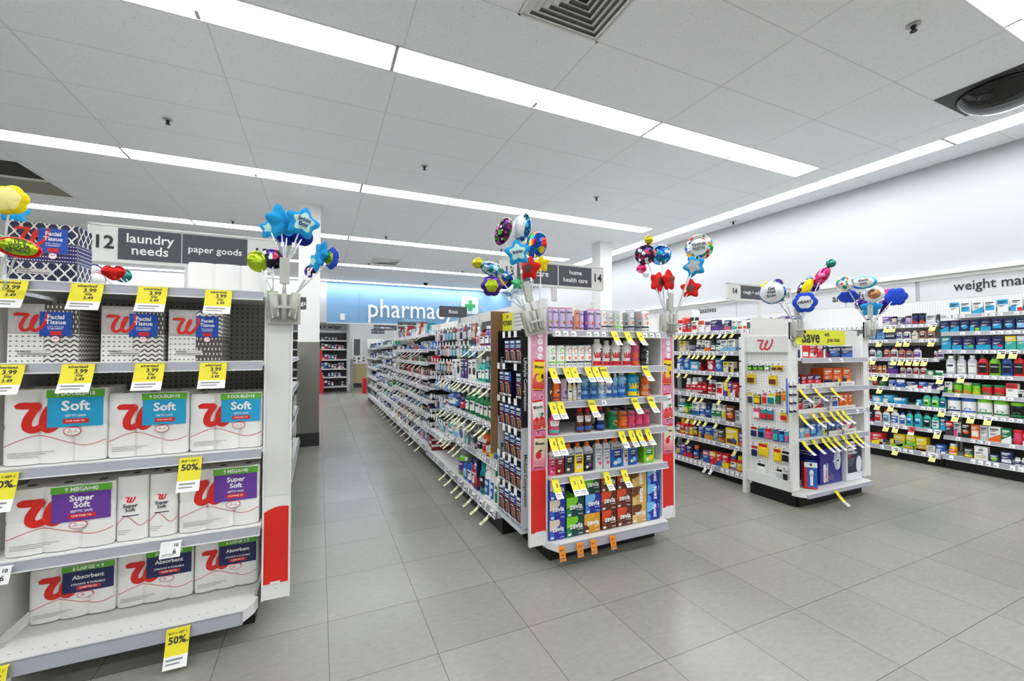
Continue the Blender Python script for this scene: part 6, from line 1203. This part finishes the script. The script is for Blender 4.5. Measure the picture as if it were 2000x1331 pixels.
B('foil_balloon', 'distant pale blue balloon at the far left edge behind the tissue bundle', 2, 546, 10, 4.6, Vector((-2.7, 4.6, 1.5)), 'round', .4, 'lblue', grp=g7)

MB().box(-2.73, -2.67, 4.57, 4.63, 0, 1.5, offwhite).lone('display_post', 'slim white post under a distant pale blue balloon at far left', 'post')
# ================================================================== FAR END OF THE AISLE
t = unit('far medical wraps shelving unit against the end wall', -1, 20, 20.3, 30, 30.1, [], .1, peg_dark_s) if False else None
Yw = 15.6
t = thing('wraps_shelving', 'distant dark shelving unit of wraps below the blue wall', 'shelving', (0.2, 15.8, 0)); x0, x1 = -.95, .86
MB().box(x0, x1, Yw, Yw + .4, 0, .1, blackm).part('kick_base', t); MB().box(x0, x1, Yw + .38, Yw + .4, .1, 2.0, mat('dark_back_panel', '4a4a48', .7)).part('back_panel', t)
MB().box(x0, x1, Yw, Yw + .04, 2.07, 2.30, mat('grey_header', 'a9a9a6', .6)).part('header_panel', t); b = MB(); b.text(FX(Yw - .005), 's + wraps', .33, 2.18, .17, ink, 1); b.part('header_lettering', t)
for i, z in enumerate((1.74, 1.44, 1.09, .78, .50, .18)): MB().box(x0, x1, Yw - .01, Yw + .38, z - .045, z, white).part('shelf', t)
MB().box(x1 + .01, x1 + .08, Yw - .02, Yw + .45, 0, 2.3, offwhite).part('side_post', t)
rnd = random.Random(3)
for i, z in enumerate((1.74, 1.44, 1.09, .78, .50, .18)):
    for k in range(7):
        if rnd.random() < .15: continue
        cc = 'x' if i == 0 else rnd.choice('nnxbnr' if i in (1, 2) else 'nxnb'); put('product_box', prod('box', .09, rnd.choice((.13, .16, .2)) if i else .1, .08, cc, 'w' if i else 's', 'r', None, k), (.10 + .105 * k, Yw + .06, z + .002), 0, '%s box, %s from left, %s shelf of far wraps shelving' % (cn(cc), nth(k), nth(i)), 'box', 'boxes on the far wraps shelving')
b = MB(); b.prism([(-.35, .0), (.13, .0), (.16, .3), (.02, .9), (.10, 1.15), (.08, 1.42), (-.35, 1.45)], cm('r'), 15.2, 15.24, 'y'); b.lone('red_rack', 'distant red display rack beside the left pillar', 'display rack')
MB().box(.97, 1.06, 15.4, 15.6, 0, 1.1, mat('grey_post', '8f8f8c', .5)).lone('door_post', 'distant grey post between the wraps shelving and the counter', 'post')
t = thing('pharmacy_counter', 'distant beige pharmacy counter with white top', 'counter', (1.6, 17.2, 0)); MB().box(1.1, 3.2, 17.0, 17.5, .16, .88, mat('beige_laminate', 'cdb98a', .5)).part('front', t)
MB().box(1.1, 3.2, 17.02, 17.5, 0, .16, cm('x')).part('kick_base', t); MB().box(1.08, 3.22, 16.95, 17.5, .88, .96, white).part('counter_top', t)
MB().box(1.05, 6, 18.9, 18.95, 0, 2.9, white).struct('wall_pharmacy_room')
t = thing('pharmacy_cabinet', 'distant white cabinet with dark glass above the pharmacy counter', 'cabinet', (1.75, 18.4, .96)); a, b_ = at(688, 670, Y=18.3), at(703, 700, Y=18.3)
MB().box(a.x, b_.x + .1, 18.3, 18.6, 0.0, 2.0, white).part('carcass', t); MB().box(a.x + .06, b_.x - .0, 18.29, 18.3, 1.2, 1.85, mat('dark_glass', '5c6264', .2)).part('glass_door', t)
for i in range(4): put('small_container', prod('pill', .1, .16, .1, 'wxwx'[i], 'nwxw'[i], 'k'), (1.2 + .17 * i, 17.12, .962), 0, 'small container on the far pharmacy counter, %s from left' % nth(i), 'container', 'containers on the pharmacy counter')
